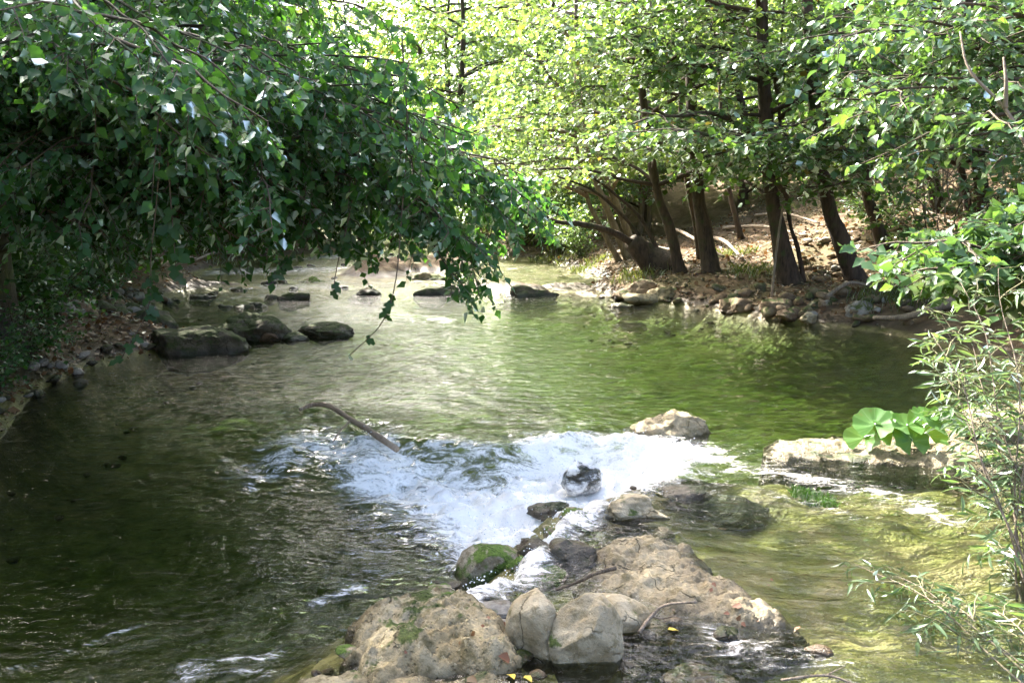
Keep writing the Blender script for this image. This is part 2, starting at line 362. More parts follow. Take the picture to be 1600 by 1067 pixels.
def graded(a, b, lo, hi, fine, grow, far0, far1):
    mid = np.arange(a, b+1e-6, fine); L = [a]; s = fine
    while L[-1] > far0: s *= grow; L.append(L[-1]-s)
    R = [b]; s = fine
    while R[-1] < far1: s *= grow; R.append(R[-1]+s)
    return np.concatenate([L[1:][::-1], mid, R[1:]])
gx = graded(-9, 9, 0, 0, .075, 1.09, -260, 260); gy = graded(2.0, 23, 0, 0, .085, 1.07, -60, 420)
X, Y = np.meshgrid(gx, gy); Z = terrain(X, Y)
def grid_tris(nx, ny, keep=None):
    i = np.arange(ny-1)[:, None]*nx; j = np.arange(nx-1)[None]
    Q = np.stack([i+j, i+j+1, i+nx+j+1, i+nx+j], -1).reshape(-1, 4)
    return Q if keep is None else Q[keep.ravel()]
ground = obj('ground', mesh_np('ground', np.stack([X, Y, Z], -1).reshape(-1, 3), grid_tris(len(gx), len(gy)), True, None, M['ground']),
             kind='structure', label='brown earth banks and stony bed of the river')

# water sheet with real waves
wx = np.arange(-9.6, 7.0, .03); wy = [1.2]
while wy[-1] < 60: wy.append(wy[-1]+max(.016, wy[-1]*.0052))
wy = np.array(wy); WX, WY = np.meshgrid(wx, wy); WL = wlevel(WX, WY); WT = terrain(WX, WY)
def polyfield(lines):
    F = np.zeros(WX.shape)
    for pts, rad, s in lines:
        P = np.array([w(*p) for p in pts]); d = sdf(WX, WY, P, False); F = np.maximum(F, s*np.exp(-(d/rad)**2))
    return F
FOAM_SPARKLE = polyfield([([(575, 692), (640, 716), (720, 742), (785, 780), (822, 832)], .30, 1.25), ([(1085, 706), (1000, 712), (930, 735), (850, 780), (815, 830)], .24, 1.25),
                  ([(710, 760), (750, 800), (780, 840)], .22, .9), ([(420, 700), (480, 680), (600, 700)], .32, .62), ([(830, 690), (900, 685), (960, 690)], .18, .95),
                  ([(560, 725), (650, 755), (710, 800)], .24, .5), ([(700, 845), (650, 910), (690, 918)], .13, .85), ([(740, 930), (800, 900), (835, 878)], .14, .95),
                  ([(820, 700), (700, 690), (620, 690)], .16, .6), ([(1080, 762), (1010, 772)], .07, .8), ([(940, 800), (890, 830)], .09, .75),
                  ([(1090, 715), (1180, 726), (1290, 748), (1400, 770), (1480, 800)], .22, .38), ([(1180, 760), (1330, 800)], .10, .3),
                  ([(100, 1062), (170, 1030), (250, 1050)], .14, .62), ([(240, 1000), (330, 960), (420, 940)], .06, .5), ([(480, 870), (560, 850)], .05, .55), ([(0, 970), (110, 935), (230, 895)], .03, .34),
                  ([(300, 965), (420, 990)], .12, .4), ([(1130, 985), (1180, 1010)], .09, .6), ([(1150, 1010), (1300, 1030)], .16, .35),
                  ([(540, 440), (640, 436), (740, 452)], .5, .42), ([(430, 402), (560, 400)], 1.6, .5), ([(360, 425), (560, 420)], 1.2, .48), ([(330, 450), (520, 448)], .7, .45), ([(300, 470), (420, 462)], .5, .36), ([(610, 490), (700, 500)], .22, .42), ([(900, 660), (700, 655)], .14, .3),  # upstream riffle: broken water, with white sun sparkle painted in as foam
                  ([(420, 640), (480, 650), (620, 668)], .1, .35)])
FP = np.array([w(*p) for p in [(540, 690), (640, 692), (760, 706), (880, 684), (1000, 684), (1090, 704), (1060, 735), (960, 765), (900, 800), (850, 845), (800, 848), (755, 830), (735, 785), (630, 728)]])
fd = sdf(WX, WY, FP)+.09*fbm2(WX, WY, 3.5, 4, 77); core = np.interp(WX, [-2.2, -1.2, -.4, .3, 2], [.34, .64, 1.08, 1.28, 1.08]); FOAM_SPARKLE = np.minimum(FOAM_SPARKLE, core+.10+1.0*(WY > 9)+1.0*(WY < 4.6)+1.0*(WX > 1.6)); FOAM_SPARKLE = np.maximum(FOAM_SPARKLE, core*sstep(.42, -.32, fd)); FOAM_SPARKLE = np.maximum(FOAM_SPARKLE, .30*np.exp(-(np.maximum(fd, 0)/.40)**2)*sstep(.6, -.4, WX))
ROUGH = np.clip(polyfield([([(575, 692), (760, 770), (822, 832)], .5, 1.0), ([(1085, 706), (930, 735), (815, 830)], .45, 1.0), ([(400, 640), (560, 660), (800, 660)], .5, .6),
                           ([(200, 1000), (500, 900)], .8, .45), ([(1100, 740), (1500, 790)], .5, .55), ([(380, 560), (560, 520), (560, 590)], .9, .5)]) + .42*sstep(14.5, 17.5, WY)
                + .12, 0, 1)
wob = fbm2(WX*1.0+.4*WY, WY*1.3, 2.1, 3, 31)*.010 + fbm2(WX, WY*1.5, 6.0, 3, 33)*.0042
turb = fbm2(WX*.8+.5*WY, WY*1.2, 3.6, 4, 41)*.07*np.clip(FOAM_SPARKLE, 0, 1.0)+(np.abs(fbm2(WX*.7+.3*WY, WY*1.3, 9, 4, 44))-.25)*.085*np.clip(FOAM_SPARKLE-.35, 0, 1)
WZ = WL + wob*(.5+1.8*ROUGH) + turb
keepv = WT < WL+.25
kq = keepv[:-1, :-1] | keepv[1:, :-1] | keepv[:-1, 1:] | keepv[1:, 1:]
wm = mesh_np('water', np.stack([WX, WY, WZ], -1).reshape(-1, 3), grid_tris(len(wx), len(wy), kq), True, {'foam': FOAM_SPARKLE.ravel(), 'rough': ROUGH.ravel()}, M['water'])
obj('water', wm, kind='structure', label='clear greenish river water with ripples and white rapids')

# ------------------------------------------------------------------ rocks
def ico(sub):
    import bmesh
    bm = bmesh.new(); bmesh.ops.create_icosphere(bm, subdivisions=sub, radius=1.0)
    V = np.array([v.co[:] for v in bm.verts]); T = np.array([[v.index for v in f.verts] for f in bm.faces]); bm.free(); return V, T
ICO = {k: ico(k) for k in (2, 3, 4, 5)}
def boulder(size, seed, sub=4, lump=.30, cuts=9, fine=.045, flat=0.0, pts=None):
    """rounded stone: sphere pulled in by random planes, then lumpy noise; size = full extents in metres"""
    V, T = ICO[sub]; V = V.copy(); r = np.random.default_rng(seed)
    for k in range(cuts):
        n = unit(r.normal(size=3)); dd = r.uniform(.55, .85); over = np.maximum(V@n-dd, 0); V -= over[:, None]*n*.92
    if flat: V[:, 2] = np.where(V[:, 2] > 0, V[:, 2]*(1-flat*V[:, 2]), V[:, 2])
    nrm = unit(V)
    V = V + nrm*(lump*fbm(V*1.3+seed*3.1, 3, seed)[:, None]*.6 + fine*fbm(V*7+seed, 4, seed+5, .6)[:, None])
    V /= np.abs(V).max(0)
    V = V*np.asarray(size)/2
    return V, T
def rot2(V, a):
    c, s = math.cos(a), math.sin(a); V = V.copy(); x, y = V[:, 0].copy(), V[:, 1].copy(); V[:, 0] = c*x-s*y; V[:, 1] = s*x+c*y; return V
def rock(name, label, mat, cx, cy, wpx, hpx, zc, dr=.8, seed=0, yaw=0.0, sub=4, sink=.25, group=None, cat='rock', parent=None, **kw):
    """a stone whose visible middle is seen at (cx,cy) at height zc; hpx, wpx its seen size"""
    p = on_z(cx, cy, zc); dist = np.linalg.norm(p-CAM); s = dist/FPX/ (1.0)
    th = math.asin((CAM[2]-zc)/dist); W = wpx*s; D = W*dr
    H = max((hpx*s-D*math.sin(th)*.8)/math.cos(th), W*.30)
    H2 = H*(1+sink)
    V, T = boulder((W, D, H2), seed, sub, **kw); V = rot2(V, yaw)
    loc = np.array([p[0], p[1], zc-H2/2+H*.5])
    me = mesh_np(name, V, T, True, None, M[mat])
    o = obj(name, me, parent, loc)
    if parent is None:
        o['label'] = label; o['category'] = cat
        if group: o['group'] = group
    return o
def slab(name, label, mat, poly, z_edge, rise, edge, seed, rough=.03, res=.02, cat='rock', tilt=(0, 0), bot=.35, lum=.18):
    """a broad low rock: closed body with an outline in plan, rounded shoulders and a lumpy pitted top"""
    P = np.array([on_z(a, b, z_edge)[:2] for a, b in poly]); lo = P.min(0)-.05; hi = P.max(0)+.05; c = P.mean(0)
    xs = np.arange(lo[0], hi[0], res); ys = np.arange(lo[1], hi[1], res); GX, GY = np.meshgrid(xs, ys)
    d = -sdf(GX, GY, P) + .07*fbm2(GX, GY, 3.2, 3, seed+9) + .05*fbm2(GX, GY, 8.5, 4, seed)
    t = np.clip(d/edge, 0, 1); prof = 1-(1-t)**2.2
    z = z_edge + rise*prof*(.85+lum*fbm2(GX, GY, 2.6, 3, seed+1)) + rough*(.6*fbm2(GX, GY, 7, 3, seed+2, .6)+.5*fbm2(GX, GY, 19, 4, seed+3, .65))*(.3+.7*t) + tilt[0]*(GX-c[0])+tilt[1]*(GY-c[1])
    z = np.where(d > 0, z, z_edge-bot*np.clip(-d/.04, 0, 1))
    k = d > -.06; kq = k[:-1, :-1] & k[1:, :-1] & k[:-1, 1:] & k[1:, 1:]
    V = np.stack([GX-c[0], GY-c[1], z], -1).reshape(-1, 3); Q = grid_tris(len(xs), len(ys), kq)
    used = np.unique(Q); rm = np.full(len(V), -1); rm[used] = np.arange(len(used)); V = V[used]; Q = rm[Q]
    n = len(V); Vb = V.copy(); Vb[:, 2] = z_edge-bot-.02
    E = np.concatenate([Q[:, [0, 1]], Q[:, [1, 2]], Q[:, [2, 3]], Q[:, [3, 0]]]); key = np.sort(E, 1); u, idx, cnt = np.unique(key, axis=0, return_index=True, return_counts=True)
    B = E[idx[cnt == 1]]; S = np.stack([B[:, 1], B[:, 0], B[:, 0]+n, B[:, 1]+n], 1)
    me = mesh_np(name, np.concatenate([V, Vb]), np.concatenate([Q, Q[:, ::-1]+n, S]), True, None, M[mat])
    o = obj(name, me, None, (c[0], c[1], 0), label=label, category=cat); return o

# foreground rocks of the little dam
slab('rock', 'broad rough tufa rock with pitted crust at the bottom, left of the twin pale boulders', 'rock_tufa',
     [(545, 1045), (560, 985), (600, 958), (680, 945), (760, 955), (800, 985), (800, 1050), (700, 1085), (590, 1090)], -.04, .155, .18, 51, .045, .012, lum=.12)
slab('rock', 'low crusted rock slab along the bottom edge under the rough tufa rock', 'rock_tufa',
     [(470, 1062), (560, 1052), (680, 1062), (770, 1058), (800, 1085), (780, 1120), (460, 1120)], -.03, .05, .10, 52, .025, .014)
slab('rock', 'large flat sandy rock with fallen leaves in the middle of the shallows', 'rock_sand',
     [(890, 915), (915, 862), (985, 848), (1045, 858), (1100, 870), (1130, 905), (1185, 940), (1235, 972), (1270, 1005), (1190, 1022), (1090, 1003), (1000, 992), (925, 965)], -.09, .135, .24, 53, .035, .013, lum=.12)
rock('rock', 'dark hollowed edge rock beside the water tongue, joined to the flat sandy rock', 'rock_wet', 885, 865, 100, 66, .02, .7, 61, .2)
rock('boulder', 'smooth pale boulder standing foremost of the twin pair at the bottom', 'rock_smooth', 915, 990, 122, 146, .09, .72, 62, .5, 5, .25, cat='boulder', lump=.16, cuts=5, fine=.012)
rock('boulder', 'smooth pale boulder with a shaded right side, behind the foremost twin boulder', 'rock_smooth', 846, 975, 108, 128, .09, .85, 63, -.4, 5, .25, cat='boulder', lump=.14, cuts=5, fine=.012)
rock('boulder', 'low pale smooth boulder right behind the twin boulders', 'rock_smooth', 958, 952, 118, 70, .05, .7, 64, -.3, 5, .25, cat='boulder', lump=.14, cuts=5, fine=.012)
rock('boulder', 'round boulder with bright green moss on its left, splashed by the rapids', 'rock_moss', 762, 876, 112, 78, -.10, .85, 65, .7, 5, .5, cat='boulder', lump=.14, cuts=4, fine=.015)
rock('rock', 'small brown and mossy rock at the foot of the water tongue', 'rock_moss', 858, 900, 88, 48, -.05, .7, 66, .2)
rock('stone', 'pale stone with a mossy foot at the head of the dam, beside olive shallows', 'rock_smooth', 990, 792, 114, 54, .04, .6, 67, -.15, 5, cat='stone', fine=.015)
rock('rock', 'low mossy rock left of the pale stone at the head of the dam', 'rock_moss', 905, 805, 84, 40, -.02, .7, 68)
rock('rock', 'wet rock with water pouring over it in the middle of the white rapids', 'rock_wet', 908, 735, 66, 46, -.08, .8, 69, .3, 4, .6)
_rk = COL.objects[-1]; _v = np.array([q.co[:] for q in _rk.data.vertices])*1.07+np.array([-.012, -.012, .006]); _t = np.array([q.vertices[:] for q in _rk.data.polygons])
obj('water_veil', mesh_np('water_veil', _v, _t, True, {'foam': np.clip(.62+.35*fbm(_v*14, 3, 5), 0, 1.2), 'rough': np.full(len(_v), .6)}, M['water']), _rk)
rock('rock', 'dark wet rock rising from the foam below the rapids', 'rock_wet', 862, 790, 76, 34, -.16, .8, 70, .3, 4, .6)
rock('rock', 'angular grey rock sticking out of the calm pool above the rapids', 'rock_sand', 1050, 662, 128, 62, .06, .65, 71, -.2, 5, .35, lump=.3, cuts=8)
rock('stone', 'small mossy green stone left of the splashed mossy boulder', 'rock_moss', 690, 922, 60, 30, -.04, .8, 72, .0, 4, cat='stone')
rock('stone', 'wedge of pale rock between the rough tufa rock and the mossy boulder', 'rock_tufa', 668, 945, 110, 36, .01, .7, 73, .2, 4, cat='stone')
rock('stone', 'flat grey stone squeezed between the tufa rock and the twin boulders', 'stone_grey', 775, 952, 74, 34, .01, .8, 74, .3, 4, cat='stone')
rock('stone', 'small dark pebble in the gap left of the twin boulders', 'stone_grey', 782, 976, 42, 26, .01, .8, 75, .3, 3, cat='stone')
rock('stone', 'brown pebble under water at the foot of the twin boulders', 'stone_brown', 812, 1028, 52, 34, -.01, .8, 76, .3, 3, cat='stone')
rock('stone', 'wet reddish stone beside the splash behind the tufa rock', 'stone_brown', 738, 930, 56, 22, -.02, .8, 77, .3, 3, cat='stone')
rock('rock', 'flat wet rock lip where the shallows spill into the rapids', 'rock_wet', 1075, 768, 84, 24, -.02, .8, 78, .1)
rock('rock', 'sunken olive brown rock in the shallows right of the pale stone', 'rock_bar', 1150, 795, 150, 40, -.15, .8, 79, .1, 4)
rock('stone', 'sunken brown stone at the bottom edge of the right shallows', 'stone_brown', 1090, 1058, 110, 40, -.05, .8, 80, .1, 4, cat='stone')
slab('rock_ledge', 'long pale flat rock ledge between the pool and the shallows', 'rock_tufa',
     [(1180, 696), (1260, 684), (1340, 686), (1420, 676), (1500, 652), (1560, 635), (1660, 622), (1760, 660), (1720, 745), (1600, 742), (1500, 738), (1430, 728), (1330, 722), (1200, 722)], -.04, .062, .30, 54, .022, .018, lum=.08)
rock('rock', 'white rounded rock on the ledge behind the willow shoots', 'rock_smooth', 1560, 652, 130, 60, .16, .7, 81, .3, 4, .3)
for k, (px, py, wp, mt, lb) in enumerate([(700, 935, 34, 'stone_brown', 'small brown stone behind the tufa rock, by the splash'), (822, 915, 30, 'rock_wet', 'small wet stone between the mossy rock and the twin boulders'), (1010, 990, 36, 'stone_grey', 'small grey stone beside the pale forked twig'),
        (1052, 968, 30, 'stone_brown', 'small brown stone at the foot of the flat sandy rock'), (545, 1015, 44, 'rock_moss', 'mossy stone at the left flank of the tufa rock'), (590, 965, 40, 'rock_tufa', 'crusted stone on the waterline left of the tufa rock'),
        (1135, 985, 46, 'rock_wet', 'flat wet stone at the small spill below the flat sandy rock'), (985, 1040, 40, 'rock_wet', 'wet stone in the shadow right of the foremost twin boulder'), (1280, 1015, 40, 'stone_brown', 'brown stone breaking the surface right of the flat sandy rock'), (840, 1052, 30, 'stone_brown', 'small stone at the bottom edge under the twin boulders')]):
    rock('stone', lb, mt, px, py, wp, wp*.55, -.005, .8, 170+k, k*.7, 3, .5, cat='stone')
for k, (px, py, wp, hp, mt, lb) in enumerate([(838, 852, 62, 36, 'rock_wet', 'wet brown rock on the dam crest above the splashed mossy boulder'), (812, 876, 44, 28, 'rock_moss', 'mossy stone wedged between the splashed boulder and the water tongue'), (872, 828, 58, 30, 'rock_moss', 'mossy rock on the dam crest under the low mossy rock'),
        (700, 908, 46, 26, 'rock_wet', 'wet stone in the small splash left of the mossy boulder'), (1030, 835, 60, 20, 'rock_tufa', 'low crusted rock at the upper edge of the flat sandy rock')]):
    rock('rock', lb, mt, px, py, wp, hp, -.03, .8, 190+k, k*.9, 4, .5, fine=.06)
# left bank boulders
G = 'boulders at the left bank'
rock('boulder', 'dark peaked boulder in the water off the left bank', 'rock_dark', 402, 510, 122, 52, .16, .7, 91, .2, 5, .3, cat='boulder', lump=.3)
rock('boulder', 'dark low flat boulder farthest out from the left bank', 'rock_dark', 505, 517, 96, 34, .09, .6, 92, .1, 5, .3, cat='boulder', lump=.3)
rock('stone', 'dark small stone between the flat and peaked dark boulders', 'rock_dark', 462, 526, 50, 22, .05, .8, 93, .1, cat='stone')
rock('stone', 'pale brown sunlit stone in front of the dark peaked boulder', 'stone_brown', 424, 524, 46, 26, .07, .7, 94, .1, cat='stone')
rock('boulder', 'big rounded brown mossy boulder at the waterline of the left bank', 'rock_dark', 306, 532, 168, 58, .13, .6, 95, -.1, 5, .4, cat='boulder', lump=.16)
rock('boulder', 'dark boulder against the stone heap on the left bank', 'rock_dark', 240, 504, 76, 50, .22, .7, 96, .1, 4, .4, cat='boulder')
# rocks upstream
ups = [(316, 463, 40, 12, 'dark wet rock in the left riffle, nearest the left bank'), (397, 476, 44, 14, 'dark wet rock in the riffle just behind the peaked boulder'),
       (455, 466, 60, 10, 'low dark rock ledge breaking the riffle behind the flat boulder'), (490, 437, 46, 14, 'grassy lump of rock in the upstream riffle'),
       (572, 457, 56, 12, 'low dark rock at the head of the pool, below the gravel bar'), (640, 420, 70, 22, 'yellow brown rock on the gravel bar upstream'),
       (600, 430, 70, 20, 'pale crusted rock at the left of the gravel bar'), (672, 436, 70, 16, 'flat brown rock at the front of the gravel bar'),
       (572, 413, 40, 16, 'small pale rock at the back of the gravel bar'), (734, 452, 22, 14, 'small black stone at the far edge of the pool'),
       (716, 404, 40, 18, 'dark rock at the far end of the gravel bar'), (866, 446, 36, 14, 'round pale stone at the far shallow bay'),
       (912, 448, 30, 14, 'grey stone at the mouth of the far shallow bay'), (972, 476, 44, 18, 'tuft of brown mossy rock standing off the right shore'),
       (250, 470, 50, 22, 'grey stone at the water edge below the stone heap'), (690, 458, 90, 5, 'flat wet stone sill across the head of the pool'), (830, 461, 110, 6, 'long low rock sill below the far shallow bay')]
mts = ['rock_dark', 'rock_dark', 'rock_dark', 'rock_moss', 'rock_dark', 'rock_bar', 'rock_bar', 'rock_bar', 'rock_bar', 'rock_dark', 'rock_dark', 'stone_brown', 'stone_grey', 'rock_bar', 'stone_grey', 'rock_dark', 'rock_dark']
for k, (cx, cy, wp, hp, lb) in enumerate(ups):
    rock('rock', lb, mts[k], cx, cy, wp, hp, .03, .35 if wp > 80 else .7, 120+k, rng.uniform(-.2, .2), 4, .8, lump=.45, cuts=11, fine=.09)
for k in range(34):
    px, py = (rng.uniform(275, 560), rng.uniform(408, 482)) if k % 3 else (rng.uniform(560, 760), rng.uniform(396, 456))
    wp = rng.uniform(9, 28)*(py-330)/110
    rock('rock', 'small dark stone breaking the surface of the upstream riffle', ['rock_dark', 'rock_bar', 'rock_dark'][k % 3], px, py, wp, wp*.4, .01, .7, 400+k, rng.uniform(-.5, .5), 3, .7, group='stones in the upstream riffle', lump=.4)
# right shore rocks
rs = [(1285, 485, 56, 36, 'rock_dark', 'black undercut rock at the right shore below the trees'), (1264, 494, 26, 14, 'rock_smooth', 'small white stone in front of the black shore rock'),
      (1010, 462, 90, 20, 'rock_tufa', 'layered flat rock at the left end of the right shore'), (1000, 447, 80, 16, 'stone_brown', 'flat brown rock above the layered shore rock'),
      (1040, 456, 60, 20, 'rock_tufa', 'mossy layered rock below the leaning trunks'), (1150, 474, 60, 18, 'stone_brown', 'brown stone at the right shore below the forked trunk'),
      (1215, 474, 54, 20, 'stone_brown', 'rounded brown stone at the right shore beside a bare pole'), (1310, 458, 36, 26, 'stone_brown', 'reddish block of stone above the black shore rock'),
      (1240, 489, 60, 22, 'stone_brown', 'low brown stone left of the black shore rock'), (1345, 480, 50, 24, 'stone_grey', 'grey stone under the fallen stick on the right shore')]
for k, (cx, cy, wp, hp, mt, lb) in enumerate(rs):
    p = hit(cx, cy+hp*.3); rock('rock', lb, mt, cx, cy, wp, hp, max(p[2], 0)+.06, .8, 150+k, rng.uniform(-.3, .3), 4, .6, lump=.3)

# small loose stones of the banks: pieces of the ground
stone_me = {}
for mt in ('stone_grey', 'stone_brown', 'rock_dark', 'rock_bar'):
    stone_me[mt] = [mesh_np('stone', *boulder((1, .8, .6), 200+k, 2, lump=.25, cuts=5, fine=.02), True, None, M[mt]) for k in range(5)]
cnt = 0
def put_stone(p, s, mt):
    global cnt
    o = obj('stone', stone_me[mt][int(rng.integers(5))], ground, (p[0], p[1], p[2]+s*.16))
    o.rotation_euler = (rng.normal()*.25, rng.normal()*.25, rng.uniform(0, 6.28)); o.scale = (s, s*rng.uniform(.8, 1.15), s*rng.uniform(.7, 1.2)); cnt += 1
heap = np.array([(95, 470), (130, 450), (200, 452), (262, 462), (262, 486), (225, 500), (150, 498), (95, 492)])
shore = np.array([(955, 450), (1080, 452), (1180, 448), (1300, 455), (1420, 478), (1420, 512), (1300, 508), (1180, 492), (1060, 478), (960, 474)])
slope = np.array([(1250, 385), (1300, 365), (1345, 375), (1340, 440), (1270, 440), (1245, 420)])
def sample_poly(P, n):
    lo, hi = P.min(0), P.max(0); out = []
    while len(out) < n:
        q = rng.uniform(lo, hi)
        if sdf(q[:1], q[1:], P)[0] < 0: out.append(q)
    return out
for q in sample_poly(heap, 85): put_stone(hit(*q), rng.uniform(.10, .30), ['stone_grey', 'rock_dark', 'stone_brown'][int(rng.choice(3, p=[.4, .4, .2]))])
for q in sample_poly(shore, 100): put_stone(hit(*q), .05+.27*rng.random()**1.8, ['stone_brown', 'rock_bar', 'rock_dark', 'stone_grey'][int(rng.choice(4, p=[.4, .25, .25, .1]))])
for q in sample_poly(slope, 60): put_stone(hit(*q), rng.uniform(.10, .24), 'stone_brown' if rng.random() < .8 else 'stone_grey')
lw = RIV[3:8]
for k in range(26):
    t = rng.uniform(0, 3.99); i = int(t); p = lw[i]*(1-t+i)+lw[i+1]*(t-i)+rng.normal(0, .12, 2)-np.array([.12, 0]); put_stone((p[0], p[1], hgt(*p)), rng.uniform(.07, .2), 'rock_dark' if rng.random() < .6 else 'stone_grey')
# gravel: the uncountable small stones along the water edge and on the bed of the shallows
g = Acc(); gv, gt = boulder((1, .8, .55), 333, 2, cuts=5)
def gravel(n, fx, smin, smax):
    for _ in range(n):
        x, y = fx(); z = hgt(x, y); s = rng.uniform(smin, smax)
        V = rot2(gv*np.array([s, s*rng.uniform(.7, 1.1), s*rng.uniform(.6, 1.1)]), rng.uniform(0, 6.28))+np.array([x, y, z+s*.1]); g.add(V, gt, rng.random())
def near_dam():
    k = rng.integers(len(DAM)-1); t = rng.random(); p = DAM[k]*(1-t)+DAM[k+1]*t; return p[0]+rng.normal()*.14, p[1]+rng.normal()*.14
gravel(170, near_dam, .02, .07)
gravel(150, lambda: (rng.uniform(-6.5, -3.6), rng.uniform(6, 16)), .03, .12)
gravel(120, lambda: (rng.uniform(1.2, 6.0), rng.uniform(13.5, 16.5)), .04, .14)
obj('gravel', g.mesh('gravel', M['stone_brown']), kind='stuff', label='loose gravel and pebbles along the water edge')

# ------------------------------------------------------------------ foliage machinery
_o = [(.20, .06), (.36, .20), (.33, .30), (.43, .42), (.34, .52), (.37, .64), (.24, .74), (.20, .86)]
_m = [(0, 0, 0), (0, .22, -.03), (0, .48, -.05), (0, .76, -.05), (0, 1.08, -.16)]
def _lobed():
    V = list(_m); T = []; spine = [0, 1, 1, 2, 2, 3, 3, 3]
    for sg in (-1, 1):
        b0 = len(V); V += [(sg*x, y, .05+.03*math.sin(i*2.2)) for i, (x, y) in enumerate(_o)]
        seq = [0]+[b0+i for i in range(8)]+[4]; sp_ = [0, 0, 1, 1, 2, 2, 3, 3, 3, 4]
        for i in range(9):
            t = [(seq[i], seq[i+1], sp_[i])] if sp_[i] == sp_[i+1] else [(seq[i], seq[i+1], sp_[i+1]), (seq[i], sp_[i+1], sp_[i])]
            T += [x if sg > 0 else x[::-1] for x in t if len(set(x)) == 3]
    return np.array(V), np.array(T)
LEAF_HI = _lobed()
LEAF_MID = (np.array([(0, 0, 0), (-.40, .30, .08), (-.29, .68, .03), (0, 1.1, -.16), (.29, .66, .05), (.40, .32, .06), (0, .5, -.05)]),
            np.array([(0, 6, 1), (1, 6, 2), (2, 6, 3), (0, 5, 6), (5, 4, 6), (4, 3, 6)]))
LEAF_4 = (np.array([(0, 0, 0), (-.42, .42, .09), (0, 1.1, -.15), (.42, .42, .09), (0, .5, -.05)]), np.array([(0, 4, 1), (1, 4, 2), (0, 3, 4), (3, 2, 4)]))
LEAF_LO = (np.array([(0, 0, 0), (-.38, .5, .07), (0, 1, -.05), (.38, .5, .07)]), np.array([(0, 2, 1), (0, 3, 2)]))
LEAF_WILLOW = (np.array([(0, 0, 0), (-.085, .35, .015), (-.07, .65, .005), (0, 1, -.12), (.07, .65, .005), (.085, .35, .015), (0, .5, -.02)]), LEAF_MID[1])
LEAF_IVY = (np.array([(0, 0, 0), (-.22, -.12, .02), (-.46, .25, .03), (-.2, .38, 0), (-.30, .66, .02), (0, 1, -.08), (.30, .66, .02), (.2, .38, 0), (.46, .25, .03), (.22, -.12, .02), (0, .35, -.03)]),
            np.array([(10, i, i-1) for i in range(2, 10)]+[(10, 1, 0), (10, 0, 9)]))
def leaf_verts(tpl, O, D, Nn, L):
    V, T = tpl; S = unit(np.cross(D, Nn)); Nn = np.cross(S, D)
    P = O[:, None]+L[:, None, None]*(V[None, :, 0:1]*S[:, None]+V[None, :, 1:2]*D[:, None]+V[None, :, 2:3]*Nn[:, None])
    n, k = len(O), len(V)
    return P.reshape(-1, 3), (T[None]+np.arange(n)[:, None, None]*k).reshape(-1, 3)
UP = np.array([0, 0, 1.0])
def leaves_on(paths, r, twig_step=.12, twig_len=.5, leaf_step=.06, leaf_len=.08, droop=.25, fill=.9, start=.2, spread=.9, flat=.55):
    """twigs on both sides of each bough, leaves alternating along each twig"""
    O, D, N_, L, TW = [], [], [], [], []
    for P in paths:
        seg = np.linalg.norm(np.diff(P, axis=0), axis=1); s = np.concatenate([[0], np.cumsum(seg)]); tot = s[-1]
        m = max(3, int(tot*(1-start)/twig_step)); q = np.linspace(tot*start, tot, m)
        B = np.stack([np.interp(q, s, P[:, i]) for i in range(3)], 1); T = unit(np.gradient(B, axis=0))
        S = unit(np.cross(T, UP)+1e-6); sg = np.where(np.arange(m) % 2 == 0, 1.0, -1.0)[:, None]
        d = unit(.55*T+sg*spread*S*r.uniform(.4, 1.1, (m, 1))+r.normal(0, .28, (m, 3))-droop*UP*r.uniform(.2, 1.4, (m, 1)))
        ln = twig_len*r.uniform(.45, 1.25, m)*(1.05-.5*np.linspace(0, 1, m)**2)
        K = max(3, int(twig_len/leaf_step)); t = (np.arange(K)+.7)/K
        ss = unit(np.cross(d, UP)+1e-6)
        sg2 = np.where((np.arange(K)[None]+np.arange(m)[:, None]) % 2 == 0, 1.0, -1.0)[..., None]
        sag = droop*.5*ln[:, None]*t[None]**2
        o = B[:, None]+d[:, None]*(ln[:, None]*t[None])[..., None]-UP*sag[..., None]
        ld = unit(.55*d[:, None]+sg2*.8*ss[:, None]+r.normal(0, .3, (m, K, 3))-UP*(.15+droop*.6))
        nn = unit(UP+r.normal(0, flat, (m, K, 3)))
        ok = r.random((m, K)) < fill
        O.append(o[ok]); D.append(ld[ok]); N_.append(nn[ok]); L.append((leaf_len*(.45+.9*r.random((m, K))**.8))[ok])
        TW.append(np.stack([B, B+d*ln[:, None]*.5-UP*(droop*.125*ln)[:, None], B+d*ln[:, None]-UP*(droop*.5*ln)[:, None]], 1))
    return np.concatenate(O), np.concatenate(D), np.concatenate(N_), np.concatenate(L), np.concatenate(TW)
def twigs_mesh(TW, r0=.006):
    """thin three-sided twigs, all at once"""
    n = len(TW); T = unit(TW[:, 2]-TW[:, 0]); S = unit(np.cross(T, np.array([.2, .3, .9]))); U = np.cross(S, T)
    V = []
    for k, rr in ((0, r0), (1, r0*.65), (2, r0*.2)):
        for a in (0, 2.094, 4.188): V.append(TW[:, k]+rr*(math.cos(a)*S+math.sin(a)*U))
    V = np.stack(V, 1).reshape(-1, 3); f = []
    for k in (0, 3):
        for j in range(3):
            a, b = k+j, k+(j+1) % 3; f += [(a, b, b+3), (a, b+3, a+3)]
    return V, (np.array(f)[None]+np.arange(n)[:, None, None]*9).reshape(-1, 3)
